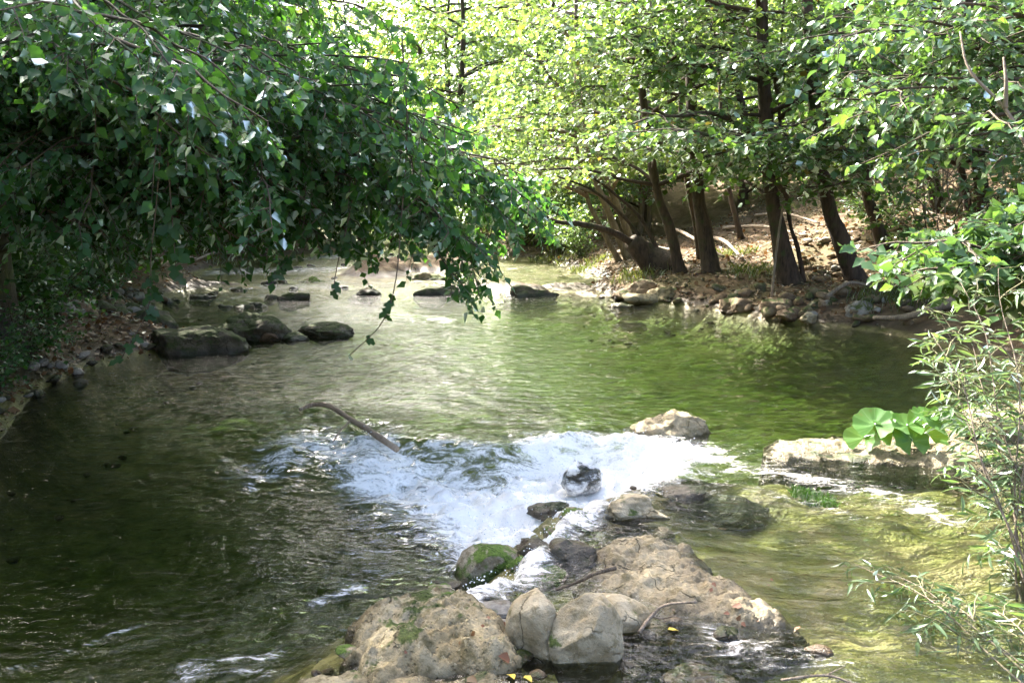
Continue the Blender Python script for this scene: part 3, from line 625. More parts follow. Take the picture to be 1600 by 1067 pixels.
def bough(start, tip, lift, n=14, r=None, wig=.05):
    a, b = np.asarray(start, float), np.asarray(tip, float); L = np.linalg.norm(b-a); t = np.linspace(0, 1, n)[:, None]
    c = a*.45+b*.55+UP*lift*L
    P = (1-t)**2*a+2*t*(1-t)*c+t*t*b
    if r is not None:
        ph = r.uniform(0, 9); P = P+wig*L*np.sin(t*3.14)*np.stack([np.sin(t[:, 0]*7+ph), np.cos(t[:, 0]*6+ph*1.7), np.sin(t[:, 0]*9+ph*.6)*.6], 1)*.6
    return P
def sub_boughs(P, r, count, frac, droop=.2, up=.15):
    out = []; L = np.linalg.norm(P[-1]-P[0]); n = len(P)
    for k in range(count):
        t = .3+.65*(k+r.random())/count; i = min(int(t*(n-1)), n-2); T = unit(P[i+1]-P[i]); S = unit(np.cross(T, UP)+1e-6)
        sg = 1 if k % 2 else -1
        d = unit(T*.8+S*sg*r.uniform(.6, 1.1)+r.normal(0, .2, 3)+UP*r.uniform(-droop, up)); ln = L*frac*r.uniform(.6, 1.3)*(1.15-.5*t)
        out.append(bough(P[i], P[i]+d*ln-UP*.08*ln, .08, 9, r))
    return out

def plant_from(root, origin, paths, radii, r, leaf, twig, tpl, mat, bark='bark', parts=0, crown='crown', branch='branch', branch_seg=6, join_branches=None, twr=.006, twm='twig'):
    """adds branch parts, a twig part, a leafy crown part and, for near plants, single leaves as parts"""
    origin = np.asarray(origin)
    nb = len(radii); acc = None
    for P, rr in zip(paths[:nb], radii):
        V, T = tube(P, np.linspace(rr, rr*.25, len(P)), branch_seg, .12, 3, cap=True)
        if rr < (join_branches or 0):
            acc = acc or Acc(); acc.add(V, T)
        else: obj(branch, mesh_np(branch, V-origin, T, True, None, M[bark]), root)
    O, D, N_, L, TW = leaf
    if twig:
        acc = acc or Acc(); acc.add(*twigs_mesh(TW, twr))
    for P in paths[nb:]:
        acc = acc or Acc(); acc.add(*tube(P, np.linspace(twr*2, twr*.7, len(P)), 4, cap=False))
    if acc: obj('twigs', acc.mesh('twigs', M[twm], origin), root, kind='stuff')
    sel = np.zeros(len(O), bool)
    if parts:
        rel = O-CAM; yy = rel@np.array([0, math.cos(PITCH), -math.sin(PITCH)]); u = rel[:, 0]/yy*FPX+800; v = 533.5-(rel@np.array([0, math.sin(PITCH), math.cos(PITCH)]))/yy*FPX
        vis = (u > 5) & (u < 1595) & (v > 5) & (v < 1060) & (yy > .5)
        score = np.where(vis, L/yy, 0)*r.uniform(.6, 1, len(L)); idx = np.argsort(-score)[:parts]; idx = idx[score[idx] > 0]; sel[idx] = True
        lm = [mesh_np('leaf', tpl[0], tpl[1], True, {'tint': np.full(len(tpl[0]), tt)}, M[mat]) for tt in (.1, .45, .8)]
        for i in idx:
            S = unit(np.cross(D[i], N_[i])); n2 = np.cross(S, D[i])
            o = bpy.data.objects.new('leaf', lm[i % 3]); COL.objects.link(o); o.parent = root
            m = Matrix((S*L[i], D[i]*L[i], n2*L[i])).transposed().to_4x4(); m.translation = Vector(O[i]-origin); o.matrix_local = m
    if tpl is LEAF_HI: tpl = LEAF_4
    k = ~sel; V, T = leaf_verts(tpl, O[k], D[k], N_[k], L[k]); n = int(k.sum())
    if n:
        me = mesh_np(crown, V-origin, T, True, {'tint': np.repeat(r.random(n), len(tpl[0]))}, M[mat])
        obj(crown, me, root, kind='stuff')

def trunk_part(root, P, R, mat, seg=14, rough=.12, seed=1, name='trunk', origin=(0, 0, 0)):
    V, T = tube(P, R, seg, rough, seed)
    return obj(name, mesh_np(name, V-np.asarray(origin), T, True, None, M[mat]), root)

# ------------------------------------------------------------------ the big overhanging tree on the left bank
r = np.random.default_rng(11)
base = np.array([-5.5, 9.0, hgt(-5.5, 9.0)-.1])
tL = thing('overhanging_tree', 'big dark leafy tree on the left bank with boughs hanging over the river', 'tree', base)
tp = curve([base, base+(.05, 0, 1.3), base+(.0, .1, 2.8), base+(.25, .2, 4.6), base+(.2, .1, 7.0), base+(.6, 0, 10)], 34)
trunk_part(tL, tp, np.interp(np.linspace(0, 1, 34), [0, .06, .3, 1], [.50, .40, .33, .08]), 'bark_ivy', 18, .16, 2, origin=base)
PL = np.array([(-60, -60), (600, -60), (690, 90), (760, 230), (800, 320), (790, 395), (745, 420), (690, 350), (620, 350), (560, 280), (480, 320), (420, 300), (330, 280), (220, 330), (110, 350), (-40, 370)])
paths, rad, mains = [], [], []
for k in range(66):
    q = sample_poly(PL, 1)[0]
    Yd = r.uniform(6.0, 9.6) if q[0] > 350 else r.uniform(6.3, 10.5)
    tip = at(q[0], q[1], Yd); h0 = np.clip(tip[2]+r.uniform(-.3, 1.2), 1.9, 8)
    i = int(np.clip((h0-base[2])/10*33, 5, 30)); P = bough(tp[i], tip, r.uniform(.10, .24), 18, r); mains.append(P)
for px, py, Yd, li in [(840, 325, 7.0, .28), (850, 355, 7.2, .3), (805, 350, 7.0, .3), (762, 398, 6.9, .32), (742, 380, 7.1, .3), (700, 345, 7.0, .3), (655, 350, 7.0, .32), (640, 330, 7.3, .3), (815, 300, 7.4, .26), (780, 330, 7.6, .26),
                       (560, 350, 7.2, .34), (505, 370, 7.4, .32), (440, 365, 7.3, .3), (380, 350, 7.8, .25), (300, 370, 7.0, .25), (150, 390, 7.4, .2), (90, 360, 7.0, .2), (270, 110, 4.9, .25), (215, 90, 5.0, .25), (330, 190, 5.4, .25), (120, 130, 5.2, .2), (420, 120, 5.6, .25)]:
    tip = at(px, py, Yd); i = int(np.clip((tip[2]+1.3-base[2])/10*33, 8, 30)); mains.append(bough(tp[i], tip, li, 18, r))
for k in range(24):                              # the upper crown, above the picture
    a = r.uniform(0, 6.28); i = int(r.integers(16, 33)); tip = tp[i]+np.array([math.cos(a)*r.uniform(1.5, 4.6), math.sin(a)*r.uniform(1.5, 4), r.uniform(-.2, 2)])
    mains.append(bough(tp[i], tip, .12, 14, r))
subs = []
for P in mains: subs += sub_boughs(P, r, 5, .26, .5, .1)
radii = [min(.021, .008+.004*np.linalg.norm(P[-1]-P[0])*r.uniform(.5, 1.1)) for P in mains]
lf = leaves_on(mains+subs, r, .088, .48, .042, .074, .45, .9, .22, .9, .75)
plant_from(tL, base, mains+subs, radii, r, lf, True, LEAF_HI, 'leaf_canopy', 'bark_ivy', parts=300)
for pts, rr in (([tp[9], at(60, 210, 8.6), at(160, 178, 8.4), at(300, 178, 8.0), at(420, 150, 7.6)], .15), ([tp[10], at(90, 140, 8.7), at(130, 90, 8.9), at(170, 20, 9)], .13),
                ([tp[7], at(60, 300, 8.9), at(140, 240, 8.8), at(220, 210, 8.6)], .07), ([at(300, 178, 8.0), at(350, 258, 7.9), at(420, 270, 7.7), at(470, 310, 7.5)], .035)):
    P = curve(pts, 20); V, T = tube(P, np.linspace(rr, rr*.4, 20), 10, .2, 5); obj('branch', mesh_np('branch', V-base, T, True, None, M['bark_ivy']), tL)

# hanging ivy strands
def vine(label, pts, n, size, seed):
    r = np.random.default_rng(seed); P = curve(pts, 30); o = P[0]
    root = thing('hanging_vine', label, 'vine', o, 'vines hanging from the big left tree')
    V, T = tube(P, np.linspace(.006, .003, 30), 5); obj('stem', mesh_np('stem', V-o, T, True, None, M['twig']), root)
    me = mesh_np('leaf', *LEAF_IVY, True, {'tint': np.full(11, .6)}, M['leaf_ivy'])
    for k in range(n):
        t = r.uniform(.3, 1) if k else 1.0; i = int(t*29); d = unit(np.array([r.normal(), r.normal()*.6, -.7])); nn = unit(np.array([r.normal()*.4, -.8, .5]))
        S = unit(np.cross(d, nn)); nn = np.cross(S, d); L = size*r.uniform(.7, 1.2)
        l = obj('leaf', me, root); m = Matrix((S*L, d*L, nn*L)).transposed().to_4x4(); m.translation = Vector(P[i]-o); l.matrix_local = m
vine('thin ivy strand dangling over the middle of the river, curling left', [at(628, 60, 6.6), at(636, 200, 6.5), at(628, 330, 6.5), at(618, 440, 6.4), at(596, 505, 6.4), at(545, 556, 6.4)], 13, .085, 21)
vine('ivy strand dangling over the stone heap of the left bank', [at(252, 200, 6.2), at(246, 300, 6.2), at(236, 400, 6.2), at(232, 480, 6.2), at(190, 560, 6.2)], 15, .10, 22)
vine('short leafy strand hanging beside the heap strand on the left', [at(262, 250, 6.0), at(268, 330, 6.0), at(276, 430, 6.0)], 9, .12, 23)
vine('dark leafy strand hanging at the upstream riffle, below the canopy', [at(470, 250, 7.0), at(476, 340, 7.0), at(452, 400, 7.0), at(428, 428, 7.0)], 9, .10, 24)
vine('dark leafy strand with leaf tips over the riffle, right of the others', [at(560, 250, 7.0), at(545, 340, 7.0), at(530, 400, 7.0), at(520, 455, 7.0)], 11, .09, 25)

# ------------------------------------------------------------------ trees of the right bank
def bank_tree(name, label, stems, crown_h, spread, seed, nb=30, mat='leaf_alder', leaf_len=.115, bark='bark', group='trees on the right bank', lowz=2.3, bias=(0, 0), tpl=LEAF_LO, parts=0, fill=.85, ydepth=None):
    """stems: list of (pixel points, width in pixels); the first carries the crown"""
    r = np.random.default_rng(seed); b = hit(*stems[0][0][0]); root = thing(name, label, 'tree', b-(0, 0, .1), group); o = b-(0, 0, .1)
    mains = []
    for k, (pts, wp) in enumerate(stems):
        q = hit(*pts[0]); Yb = q[1]; P3 = [q-(0, 0, .12)]+[at(a, c, Yb+.1*j*(r.random()-.3)) for j, (a, c) in enumerate(pts[1:], 1)]
        top = P3[-1]; d = unit(P3[-1]-P3[-2]); ex = crown_h*(1 if k == 0 else .6)
        if top[2] < crown_h+1: 
            P3 += [top+unit(d*.8+UP)*ex*.35, top+unit(d*.3+UP)*ex*.7, top+unit(d*.1+UP)*ex]
        P = curve(P3, 30); s = Yb/FPX*wp/2
        R = np.interp(np.linspace(0, 1, 30), [0, .022, .06, 1], [s*1.35, s*1.05, s*.88, s*.2])
        trunk_part(root, P, R, bark, 12, .14, seed+k, origin=o, name='trunk')
        for j in range(nb if k == 0 else nb//3):
            zz = lowz+(crown_h)*((j+.5)/nb)**1.2; i = int(np.clip(np.searchsorted(P[:, 2], zz-r.uniform(.2, .8)), 6, 28)); a = r.uniform(0, 6.28)
            ln = spread*r.uniform(.6, 1.15)*(1.1-.55*j/nb); tip = P[i]+np.array([math.cos(a)*ln+bias[0], math.sin(a)*ln+bias[1], r.uniform(-.3, .9)])
            tip[2] = max(tip[2], lowz+r.uniform(-.3, .5))
            mains.append(bough(P[i], tip, r.uniform(.05, .2), 12, r))
    subs = []
    for P in mains: subs += sub_boughs(P, r, 6, .36, .3, .2)
    radii = [.015+.010*np.linalg.norm(P[-1]-P[0]) for P in mains]
    lf = leaves_on(mains+subs, r, .115, .52, .068, leaf_len, .25, fill, .25)
    keep = (lf[0][:, 2] < 6.4) | (r.random(len(lf[0])) < .3); lf = tuple(a[keep] for a in lf[:4])+(lf[4],)
    plant_from(root, o, mains+subs, radii, r, lf, True, tpl, mat, bark, parts=parts)
    return root
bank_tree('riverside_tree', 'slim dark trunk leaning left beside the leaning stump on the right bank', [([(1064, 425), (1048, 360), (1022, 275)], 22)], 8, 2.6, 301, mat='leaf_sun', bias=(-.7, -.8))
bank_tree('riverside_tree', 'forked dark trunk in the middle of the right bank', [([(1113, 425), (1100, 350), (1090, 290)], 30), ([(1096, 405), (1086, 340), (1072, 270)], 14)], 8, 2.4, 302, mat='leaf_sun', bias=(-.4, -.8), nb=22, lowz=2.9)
bank_tree('riverside_tree', 'thick dark trunk with a flared foot and thin side stem, right of the forked trunk', [([(1238, 443), (1218, 370), (1203, 280)], 36), ([(1258, 441), (1247, 390), (1232, 335)], 9)], 8, 2.8, 303, bias=(-.2, -1.0))
bank_tree('riverside_tree', 'thick dark leaning trunk rising from the sunlit stones on the right bank', [([(1342, 438), (1312, 370), (1290, 300)], 34)], 8, 2.6, 304, bias=(0, -1.0))
bank_tree('riverside_tree', 'dark trunk farthest right on the bank, half hidden by the hazel leaves', [([(1392, 405), (1368, 345), (1350, 270)], 26)], 8, 2.6, 305, bias=(0, -.8))
bank_tree('riverside_tree', 'leaning clump of sunlit pale stems at the left end of the right bank', [([(985, 405), (950, 330), (925, 260)], 14), ([(1000, 402), (968, 330), (945, 270)], 14), ([(972, 408), (936, 350), (915, 300)], 10)], 6.5, 2.4, 306, nb=20,  bark='bark_pale', mat='leaf_sun', bias=(-1.0, -.6))
bank_tree('riverside_tree', 'pale slender twin stems standing farther back between the dark trunks', [([(1000, 366), (1004, 310), (1008, 250)], 10), ([(1014, 360), (1015, 300), (1018, 240)], 8)], 7, 2.4, 307, bark='bark_pale', mat='leaf_sun')
bank_tree('riverside_tree', 'thin dark stem on the slope behind the forked trunk', [([(1160, 372), (1140, 300), (1130, 230)], 10)], 7, 2.0, 308, mat='leaf_sun', nb=12, lowz=4.0)
bank_tree('riverside_tree', 'grey trunk on the far slope behind the hazel bush', [([(1470, 330), (1450, 250), (1440, 160)], 22)], 7, 3.0, 309)
bank_tree('riverside_tree', 'dark twin trunk behind the willow at the far right', [([(1540, 340), (1528, 240), (1515, 120)], 26), ([(1520, 345), (1500, 260), (1480, 180)], 14)], 7, 3.0, 310, bias=(-.3, -.8))
# leaning stump with a long bare bough over the water
b = hit(1040, 416); st = thing('leaning_stump', 'thick dark stump leaning left with a long bare bough over the water', 'tree stump', b)
P = curve([b-(0, 0, .1), at(1010, 398, b[1]), at(985, 376, b[1]-.1)], 14); trunk_part(st, P, np.linspace(.36, .17, 14), 'bark', 14, .3, 5, origin=b)
for pts, rr in (([at(988, 380, b[1]-.1), at(950, 360, b[1]-.3), at(905, 350, b[1]-.5), at(868, 346, b[1]-.6), at(840, 330, b[1]-.7)], .07),
                ([at(1022, 405, b[1]), at(985, 350, b[1]-.2), at(930, 300, b[1]-.5), at(870, 275, b[1]-.8)], .045), ([at(1032, 400, b[1]), at(1000, 340, b[1]), at(950, 295, b[1]-.2), at(915, 270, b[1]-.3)], .045)):
    P = curve(pts, 20); V, T = tube(P, np.linspace(rr, rr*.35, 20), 8, .15, 3); obj('branch', mesh_np('branch', V-b, T, True, None, M['bark']), st)

# near tree beyond the right edge, its leafy boughs come in at the top right
r = np.random.default_rng(31); base = np.array([7.6, 10.4, hgt(7.6, 10.4)-.1])
tR = thing('overhanging_tree', 'leafy tree reaching in from the right edge with grey green leaves', 'tree', base)
tp = curve([base, base+(-.1, 0, 2), base+(-.2, -.1, 5), base+(-.1, 0, 9)], 30); trunk_part(tR, tp, np.linspace(.24, .06, 30), 'bark', 14, .12, 4, origin=base)
mains = []
PR = np.array([(1260, -60), (1650, -60), (1650, 230), (1560, 260), (1420, 200), (1300, 170), (1240, 60)])
for k in range(26):
    q = sample_poly(PR, 1)[0]; tip = at(q[0], q[1], r.uniform(7.6, 10.5)); i = int(np.clip((tip[2]+r.uniform(-.6, .6))/9*29, 5, 28)); mains.append(bough(tp[i], tip, .12, 14, r))
for k in range(12):
    a = r.uniform(0, 6.28); i = int(r.integers(12, 29)); mains.append(bough(tp[i], tp[i]+np.array([math.cos(a)*2.6, math.sin(a)*2.4, r.uniform(0, 1.5)]), .12, 12, r))
subs = []
for P in mains: subs += sub_boughs(P, r, 5, .3, .3, .2)
plant_from(tR, base, mains+subs, [.035]*len(mains), r, leaves_on(mains+subs, r, .14, .45, .062, .088, .25, .85, .3), True, LEAF_MID, 'leaf_hazel', 'bark', parts=300)
for pts in ([at(1700, 420, 7.0), at(1610, 240, 7.2), at(1570, 170, 7.4), at(1515, 110, 7.6), at(1500, 50, 7.8)], [at(1570, 170, 7.4), at(1572, 130, 7.4), at(1568, 90, 7.5)]):
    P = curve(pts, 20); V, T = tube(P, np.linspace(.022, .008, 20), 6); obj('branch', mesh_np('branch', V-base, T, True, None, M['bark_pale']), tR)

# hazel bush at the right
r = np.random.default_rng(41); base = np.array([5.5, 7.6, hgt(5.5, 7.6)-.05])
hz = thing('hazel_bush', 'bush with big round grey green leaves leaning in over the pool from the right', 'bush', base)
PH = np.array([(1375, 420), (1430, 375), (1500, 345), (1650, 320), (1650, 430), (1560, 440), (1450, 430)])
mains = [bough(base+(r.normal()*.15, r.normal()*.15, .1), at(q[0], q[1], r.uniform(6.2, 7.6)), r.uniform(.15, .35), 14, r) for q in sample_poly(PH, 42)]
subs = []
for P in mains: subs += sub_boughs(P, r, 4, .22, .2, .2)
plant_from(hz, base, mains+subs, [.016]*len(mains), r, leaves_on(mains+subs, r, .12, .34, .065, .105, .15, .9, .45), True, LEAF_HI, 'leaf_hazel', 'bark', parts=300)

# willow shoots at the right edge
def willow(label, base, tips, seed, parts=150, ll=.10, pale=0):
    r = np.random.default_rng(seed); root = thing('willow_shrub', label, 'willow', base, 'willows at the right edge'); mains = []
    for (q, Yd, lift) in tips: mains.append(bough(base+np.array([r.normal()*.06, r.normal()*.06, 0]), at(q[0], q[1], Yd), lift, 16, r, .03))
    subs = []
    for P in mains: subs += sub_boughs(P, r, 4, .22, .1, .3)
    plant_from(root, base, mains+subs, [.006]*len(mains), r, leaves_on(mains+subs, r, .085, .20, .036, ll, .18, .8, .32, .8, .7), True, LEAF_WILLOW, 'leaf_willow', 'bark_pale', parts=parts, twr=.0025, branch='stem', twm='willow_twig')
bw = on_z(1640, 905, .0)
willow('tall willow shoots with narrow leaves rising at the right edge', np.array([bw[0], bw[1], hgt(bw[0], bw[1])]),
       [((1455, 520), 5.2, .1), ((1500, 440), 5.4, .1), ((1560, 420), 5.3, .08), ((1480, 590), 5.1, .12), ((1530, 640), 5.0, .12), ((1590, 560), 5.0, .1), ((1550, 760), 4.8, .2), ((1600, 700), 4.8, .2), ((1560, 850), 4.6, .2), ((1580, 800), 4.6, .2), ((1520, 540), 5.5, .1), ((1610, 900), 4.5, .2), ((1595, 640), 4.9, .15)], 51, 300)
bw = on_z(1660, 1040, .0)
willow('low willow branch with narrow leaves stretching over the right shallows', np.array([bw[0], bw[1], hgt(bw[0], bw[1])]),
       [((1325, 876), 4.5, .12), ((1400, 900), 4.3, .12), ((1450, 930), 4.1, .15), ((1540, 940), 4.0, .15), ((1590, 990), 3.9, .2)], 52, 200)
bw = on_z(1560, 700, .1)
willow('small willow sprig growing on the ledge behind the butterbur', np.array([bw[0], bw[1], .1]), [((1450, 540), 6.6, .1), ((1490, 600), 6.5, .1), ((1530, 570), 6.6, .1), ((1440, 470), 6.8, .1)], 53, 60)

# butterbur with big round leaves on the ledge
def round_leaf(seed):
    r = np.random.default_rng(seed); n, rings = 26, 5; V = [(0, 0, 0)]; T = []
    for k in range(1, rings+1):
        for j in range(n):
            a = (j+.5)/n*(6.28-.5)+.25-math.pi/2+0; rad = k/rings*(1+.05*math.sin(j*2.1+seed)+.03*r.normal()*(k == rings))*(.86+.14*abs(math.sin(a*.5)))
            V.append((rad*math.cos(a)*.5, rad*math.sin(a)*.5, .16*(rad**2)*.5+.025*math.sin(a*7)*rad-.02))
    for j in range(n-1): T.append((0, 1+j, 2+j))
    for k in range(rings-1):
        for j in range(n-1):
            a = 1+k*n+j; T += [(a, a+n, a+n+1), (a, a+n+1, a+1)]
    return np.array(V), np.array(T)
o = on_z(1410, 690, .06); bb = thing('butterbur', 'clump of big round bright green butterbur leaves on the rock ledge', 'plant', (o[0], o[1], .05)); r = np.random.default_rng(61)
for k, (px, py, wp, tx, ty) in enumerate([(1367, 663, 56, -.4, .2), (1350, 683, 50, -.7, -.1), (1418, 664, 44, .1, .3), (1440, 656, 40, .1, .4), (1470, 660, 50, .4, .1), (1452, 680, 56, .2, -.4), (1492, 655, 40, .3, .3), (1425, 688, 48, .0, -.5),
                                       (1395, 680, 40, -.1, -.2), (1445, 648, 34, .1, .5), (1385, 655, 36, -.2, .5), (1500, 668, 34, .5, -.1)]):
    c = at(px, py, o[1]+r.uniform(-.12, .18)); s = wp*o[1]/FPX*1.25
    me = mesh_np('leaf', *round_leaf(k), True, {'tint': np.full(131, r.random())}, M['leaf_butterbur']); l = obj('leaf', me, bb, Vector(c)-Vector((o[0], o[1], .05)))
    nn = Vector((tx*.6, -.55+ty*.5, .8)).normalized(); l.rotation_mode = 'QUATERNION'; l.rotation_quaternion = nn.to_track_quat('Z', 'Y'); l.scale = (s, s, s)
    P = curve([np.array([o[0], o[1], .05])+np.array([r.normal()*.05, r.normal()*.05, 0]), c*.5+np.array([o[0], o[1], .05])*.5+(0, 0, .05), c], 8); V, T = tube(P, .008, 6); obj('stalk', mesh_np('stalk', V-np.array([o[0], o[1], .05]), T, True, None, M['leaf_butterbur']), bb)

# ------------------------------------------------------------------ woods: tree and shrub kinds that are repeated
def proto_tree(seed, H, spread, mat, leaf_len, nb=46, low=.12, tr=.16, bark='bark'):
    r = np.random.default_rng(seed); P = curve([(0, 0, -.3), (r.normal()*.15, 0, H*.25), (r.normal()*.3, r.normal()*.3, H*.6), (r.normal()*.4, r.normal()*.4, H)], 24)
    V, T = tube(P, np.interp(np.linspace(0, 1, 24), [0, .08, 1], [tr*1.5, tr, tr*.15]), 9, .12, seed); tm = mesh_np('trunk', V, T, True, None, M[bark]); mains = []
    for j in range(nb):
        t = low+(1-low)*(j+.5)/nb; i = int(t*22); a = j*2.4+r.normal()*.4; ln = spread*(1.15-.75*t)*r.uniform(.7, 1.2)
        mains.append(bough(P[i], P[i]+np.array([math.cos(a)*ln, math.sin(a)*ln, ln*r.uniform(-.15, .45)]), .1, 10, r))
    subs = []
    for Q in mains: subs += sub_boughs(Q, r, 6, .42, .4, .3)
    O, D, N_, L, TW = leaves_on(mains+subs, r, .15, .66, .10, leaf_len, .3, .9, .2)
    V, T = leaf_verts(LEAF_LO, O, D, N_, L); cm = mesh_np('crown', V, T, True, {'tint': np.repeat(r.random(len(O)), 4)}, M[mat])
    A = Acc()
    for Q in mains: A.add(*tube(Q, np.linspace(tr*.3, .01, len(Q)), 5, cap=False))
    return tm, A.mesh('branches', M[bark]), cm
PT = [proto_tree(401, 11, 3.6, 'leaf_sun', .19), proto_tree(402, 9.5, 3.2, 'leaf_sun', .18), proto_tree(403, 12, 3.8, 'leaf_alder', .19), proto_tree(404, 10, 3.6, 'leaf_alder', .17, low=.06)]
def put_tree(kind, x, y, s, name, label, group):
    z = hgt(x, y); root = thing(name, label, 'tree', (x, y, z), group); root.rotation_euler = (0, 0, rng.uniform(0, 6.28)); root.scale = (s, s, s*rng.uniform(.9, 1.15))
    for nm, me in zip(('trunk', 'branches', 'crown'), PT[kind]):
        c = obj(nm, me, root)
        if nm == 'crown': c['kind'] = 'stuff'
for x, y, k, s in [(-12.2, 25.5, 0, .8), (-8.9, 31.5, 1, 1.15), (-12, 36, 0, 1.1), (-15, 31, 2, 1), (-15, 37, 0, 1.1), (-14, 46, 1, 1.1), (-2.4, 39.5, 0, 1.25), (-4.6, 51, 1, 1.6), (-3, 47, 0, 1.3), (1.5, 44, 1, 1.1), (-1, 56, 0, 1.4), (-6.5, 62, 1, 1.4), (-17, 55, 3, 1.3), (-12, 68, 2, 1.5), (-10, 60, 0, 1.4), (-20, 42, 0, 1.3)]:
    put_tree(k, x, y, s, 'woodland_tree', 'sunlit leafy tree in the wood beyond the upstream bend', 'woodland upstream')
for x, y, k, s in [(1.2, 28.5, 0, .8), (4.2, 28.5, 1, .95), (.8, 34, 0, 1), (6.8, 26.5, 1, .9), (9.5, 30, 0, 1), (5, 38, 1, 1.2), (12, 25.5, 2, 1), (15.5, 30, 0, 1.1), (10, 40, 0, 1.2), (18, 24, 1, 1), (14.5, 20.5, 3, .8), (22, 34, 2, 1.2), (16, 46, 0, 1.3), (27, 26, 0, 1.1), (8, 54, 1, 1.4), (20, 17, 3, 1), (11.5, 15.5, 3, .7), (26, 44, 1, 1.4)]:
    put_tree(k, x, y, s, 'woodland_tree', 'leafy tree in the wood behind the right bank', 'woodland behind the right bank')
for x, y, k, s in [(-7.0, 13.8, 2, 1.15), (-8.8, 11.0, 3, .9), (-7.9, 17.8, 2, 1.0), (-9.4, 24.5, 2, 1.0), (-9.6, 28.2, 2, .95), (-10.5, 16.5, 2, 1.0), (-9.6, 20.5, 3, .8), (-13.5, 12, 3, 1.1), (-15, 20, 2, 1), (-19, 27, 2, 1.1), (-20, 15, 3, 1.1), (-11.5, 8, 3, 1.1), (-8.5, 5.2, 2, 1.0), (-7.4, 1.0, 2, 1.0), (-12, 2, 3, 1.2), (-16, 6.5, 2, 1.2)]:  # several, some out of view, added to shade the river and foreground
    put_tree(k, x, y, s, 'woodland_tree', 'shaded tree in the dark wood on the left bank', 'woodland on the left bank')
for i in range(46):
    a = math.radians(rng.uniform(-58, 58)); d = rng.uniform(70, 125); put_tree(int(rng.integers(4)), math.sin(a)*d, math.cos(a)*d, rng.uniform(1.3, 1.9), 'woodland_tree', 'distant tree closing the view at the back of the wood', 'distant wood')

def proto_shrub(seed, H, mat, leaf_len, n=16):
    r = np.random.default_rng(seed); mains = []
    for k in range(n):
        a = r.uniform(0, 6.28); s = r.uniform(.25, .9)*H; mains.append(bough((0, 0, -.05), (math.cos(a)*s, math.sin(a)*s, H*r.uniform(.35, 1.0)), .2, 10, r))
    subs = []
    for Q in mains: subs += sub_boughs(Q, r, 4, .35, .3, .3)
    O, D, N_, L, TW = leaves_on(mains+subs, r, .13, .38, .075, leaf_len, .25, .85, .15)
    V, T = leaf_verts(LEAF_LO, O, D, N_, L); fm = mesh_np('foliage', V, T, True, {'tint': np.repeat(r.random(len(O)), 4)}, M[mat]); A = Acc()
    for Q in mains: A.add(*tube(Q, np.linspace(.014, .005, len(Q)), 4, cap=False))
    return A.mesh('stems', M['twig']), fm
PS = [proto_shrub(501, 1.5, 'leaf_alder', .085), proto_shrub(502, 1.1, 'leaf_canopy', .08), proto_shrub(503, 1.7, 'leaf_sun', .10)]
def put_shrub(kind, x, y, s, label, group):
    root = thing('shrub', label, 'shrub', (x, y, hgt(x, y)), group); root.rotation_euler = (0, 0, rng.uniform(0, 6.28)); root.scale = (s, s, s)
    for nm, me in zip(('stems', 'foliage'), PS[kind]):
        c = obj(nm, me, root); 
        if nm == 'foliage': c['kind'] = 'stuff'
for px, py, k, s in [(60, 440, 1, .9), (120, 415, 1, 1.1), (30, 400, 0, 1.2), (180, 410, 1, 1.0), (10, 470, 1, .8), (330, 396, 0, .9), (390, 385, 1, .9), (290, 392, 1, .9)]:
    p = hit(px, py); put_shrub(k, p[0], p[1], s, 'dark leafy shrub on the shaded left bank', 'undergrowth shrubs on the left bank')
for px, py, k, s in [(420, 398, 2, 1.2), (470, 394, 2, 1.3), (520, 392, 2, 1.5), (560, 386, 2, 1.8), (350, 390, 2, 1.2), (610, 382, 2, 2.0)]:
    p = hit(px, py); put_shrub(k, p[0], p[1]+1, s, 'bright sunlit shrub on the left side of the upstream bend', 'shrubs at the upstream bend')
for px, py, k, s in [(690, 386, 2, 1.5), (760, 396, 2, 1.3), (820, 398, 2, 1.2), (880, 402, 2, 1.0), (910, 408, 2, .8), (730, 384, 2, 1.9), (850, 385, 2, 1.7)]:
    p = hit(px, py); put_shrub(k, p[0], p[1]+.8, s, 'bright sunlit shrub behind the gravel bar and shallow bay', 'shrubs behind the gravel bar')
for x, y, k, s in [(7.0, 14.5, 0, 1.1), (8.6, 13.0, 0, 1.3), (9.5, 16, 0, 1.2), (7.2, 17.5, 0, 1.0), (11, 19, 0, 1.5), (6.4, 10.5, 0, .9)]:
    put_shrub(k, x, y, s, 'leafy shrub behind the hazel bush on the right bank', 'undergrowth shrubs on the right bank')
for x, y, s in [(-4.75, 8.0, .6), (-4.6, 7.2, .5), (-5.05, 9.0, .7), (-4.5, 6.0, .45), (-5.6, 9.4, .9), (-5.7, 11.0, .8), (-6.1, 12.4, .9), (-6.9, 15, 1.0), (-4.45, 5.2, .5), (-5.9, 10.0, 1.0), (-5.5, 8.2, .8), (-6.3, 11.6, 1.0), (-5.2, 7.0, .7), (-6.6, 13, .9), (-4.75, 6.4, .45), (-4.55, 5.6, .4), (-4.9, 7.4, .5), (-4.9, 5.0, .5)]:
    put_shrub(1, x, y, s, 'small leafy sapling at the left edge by the water', 'saplings at the left edge')

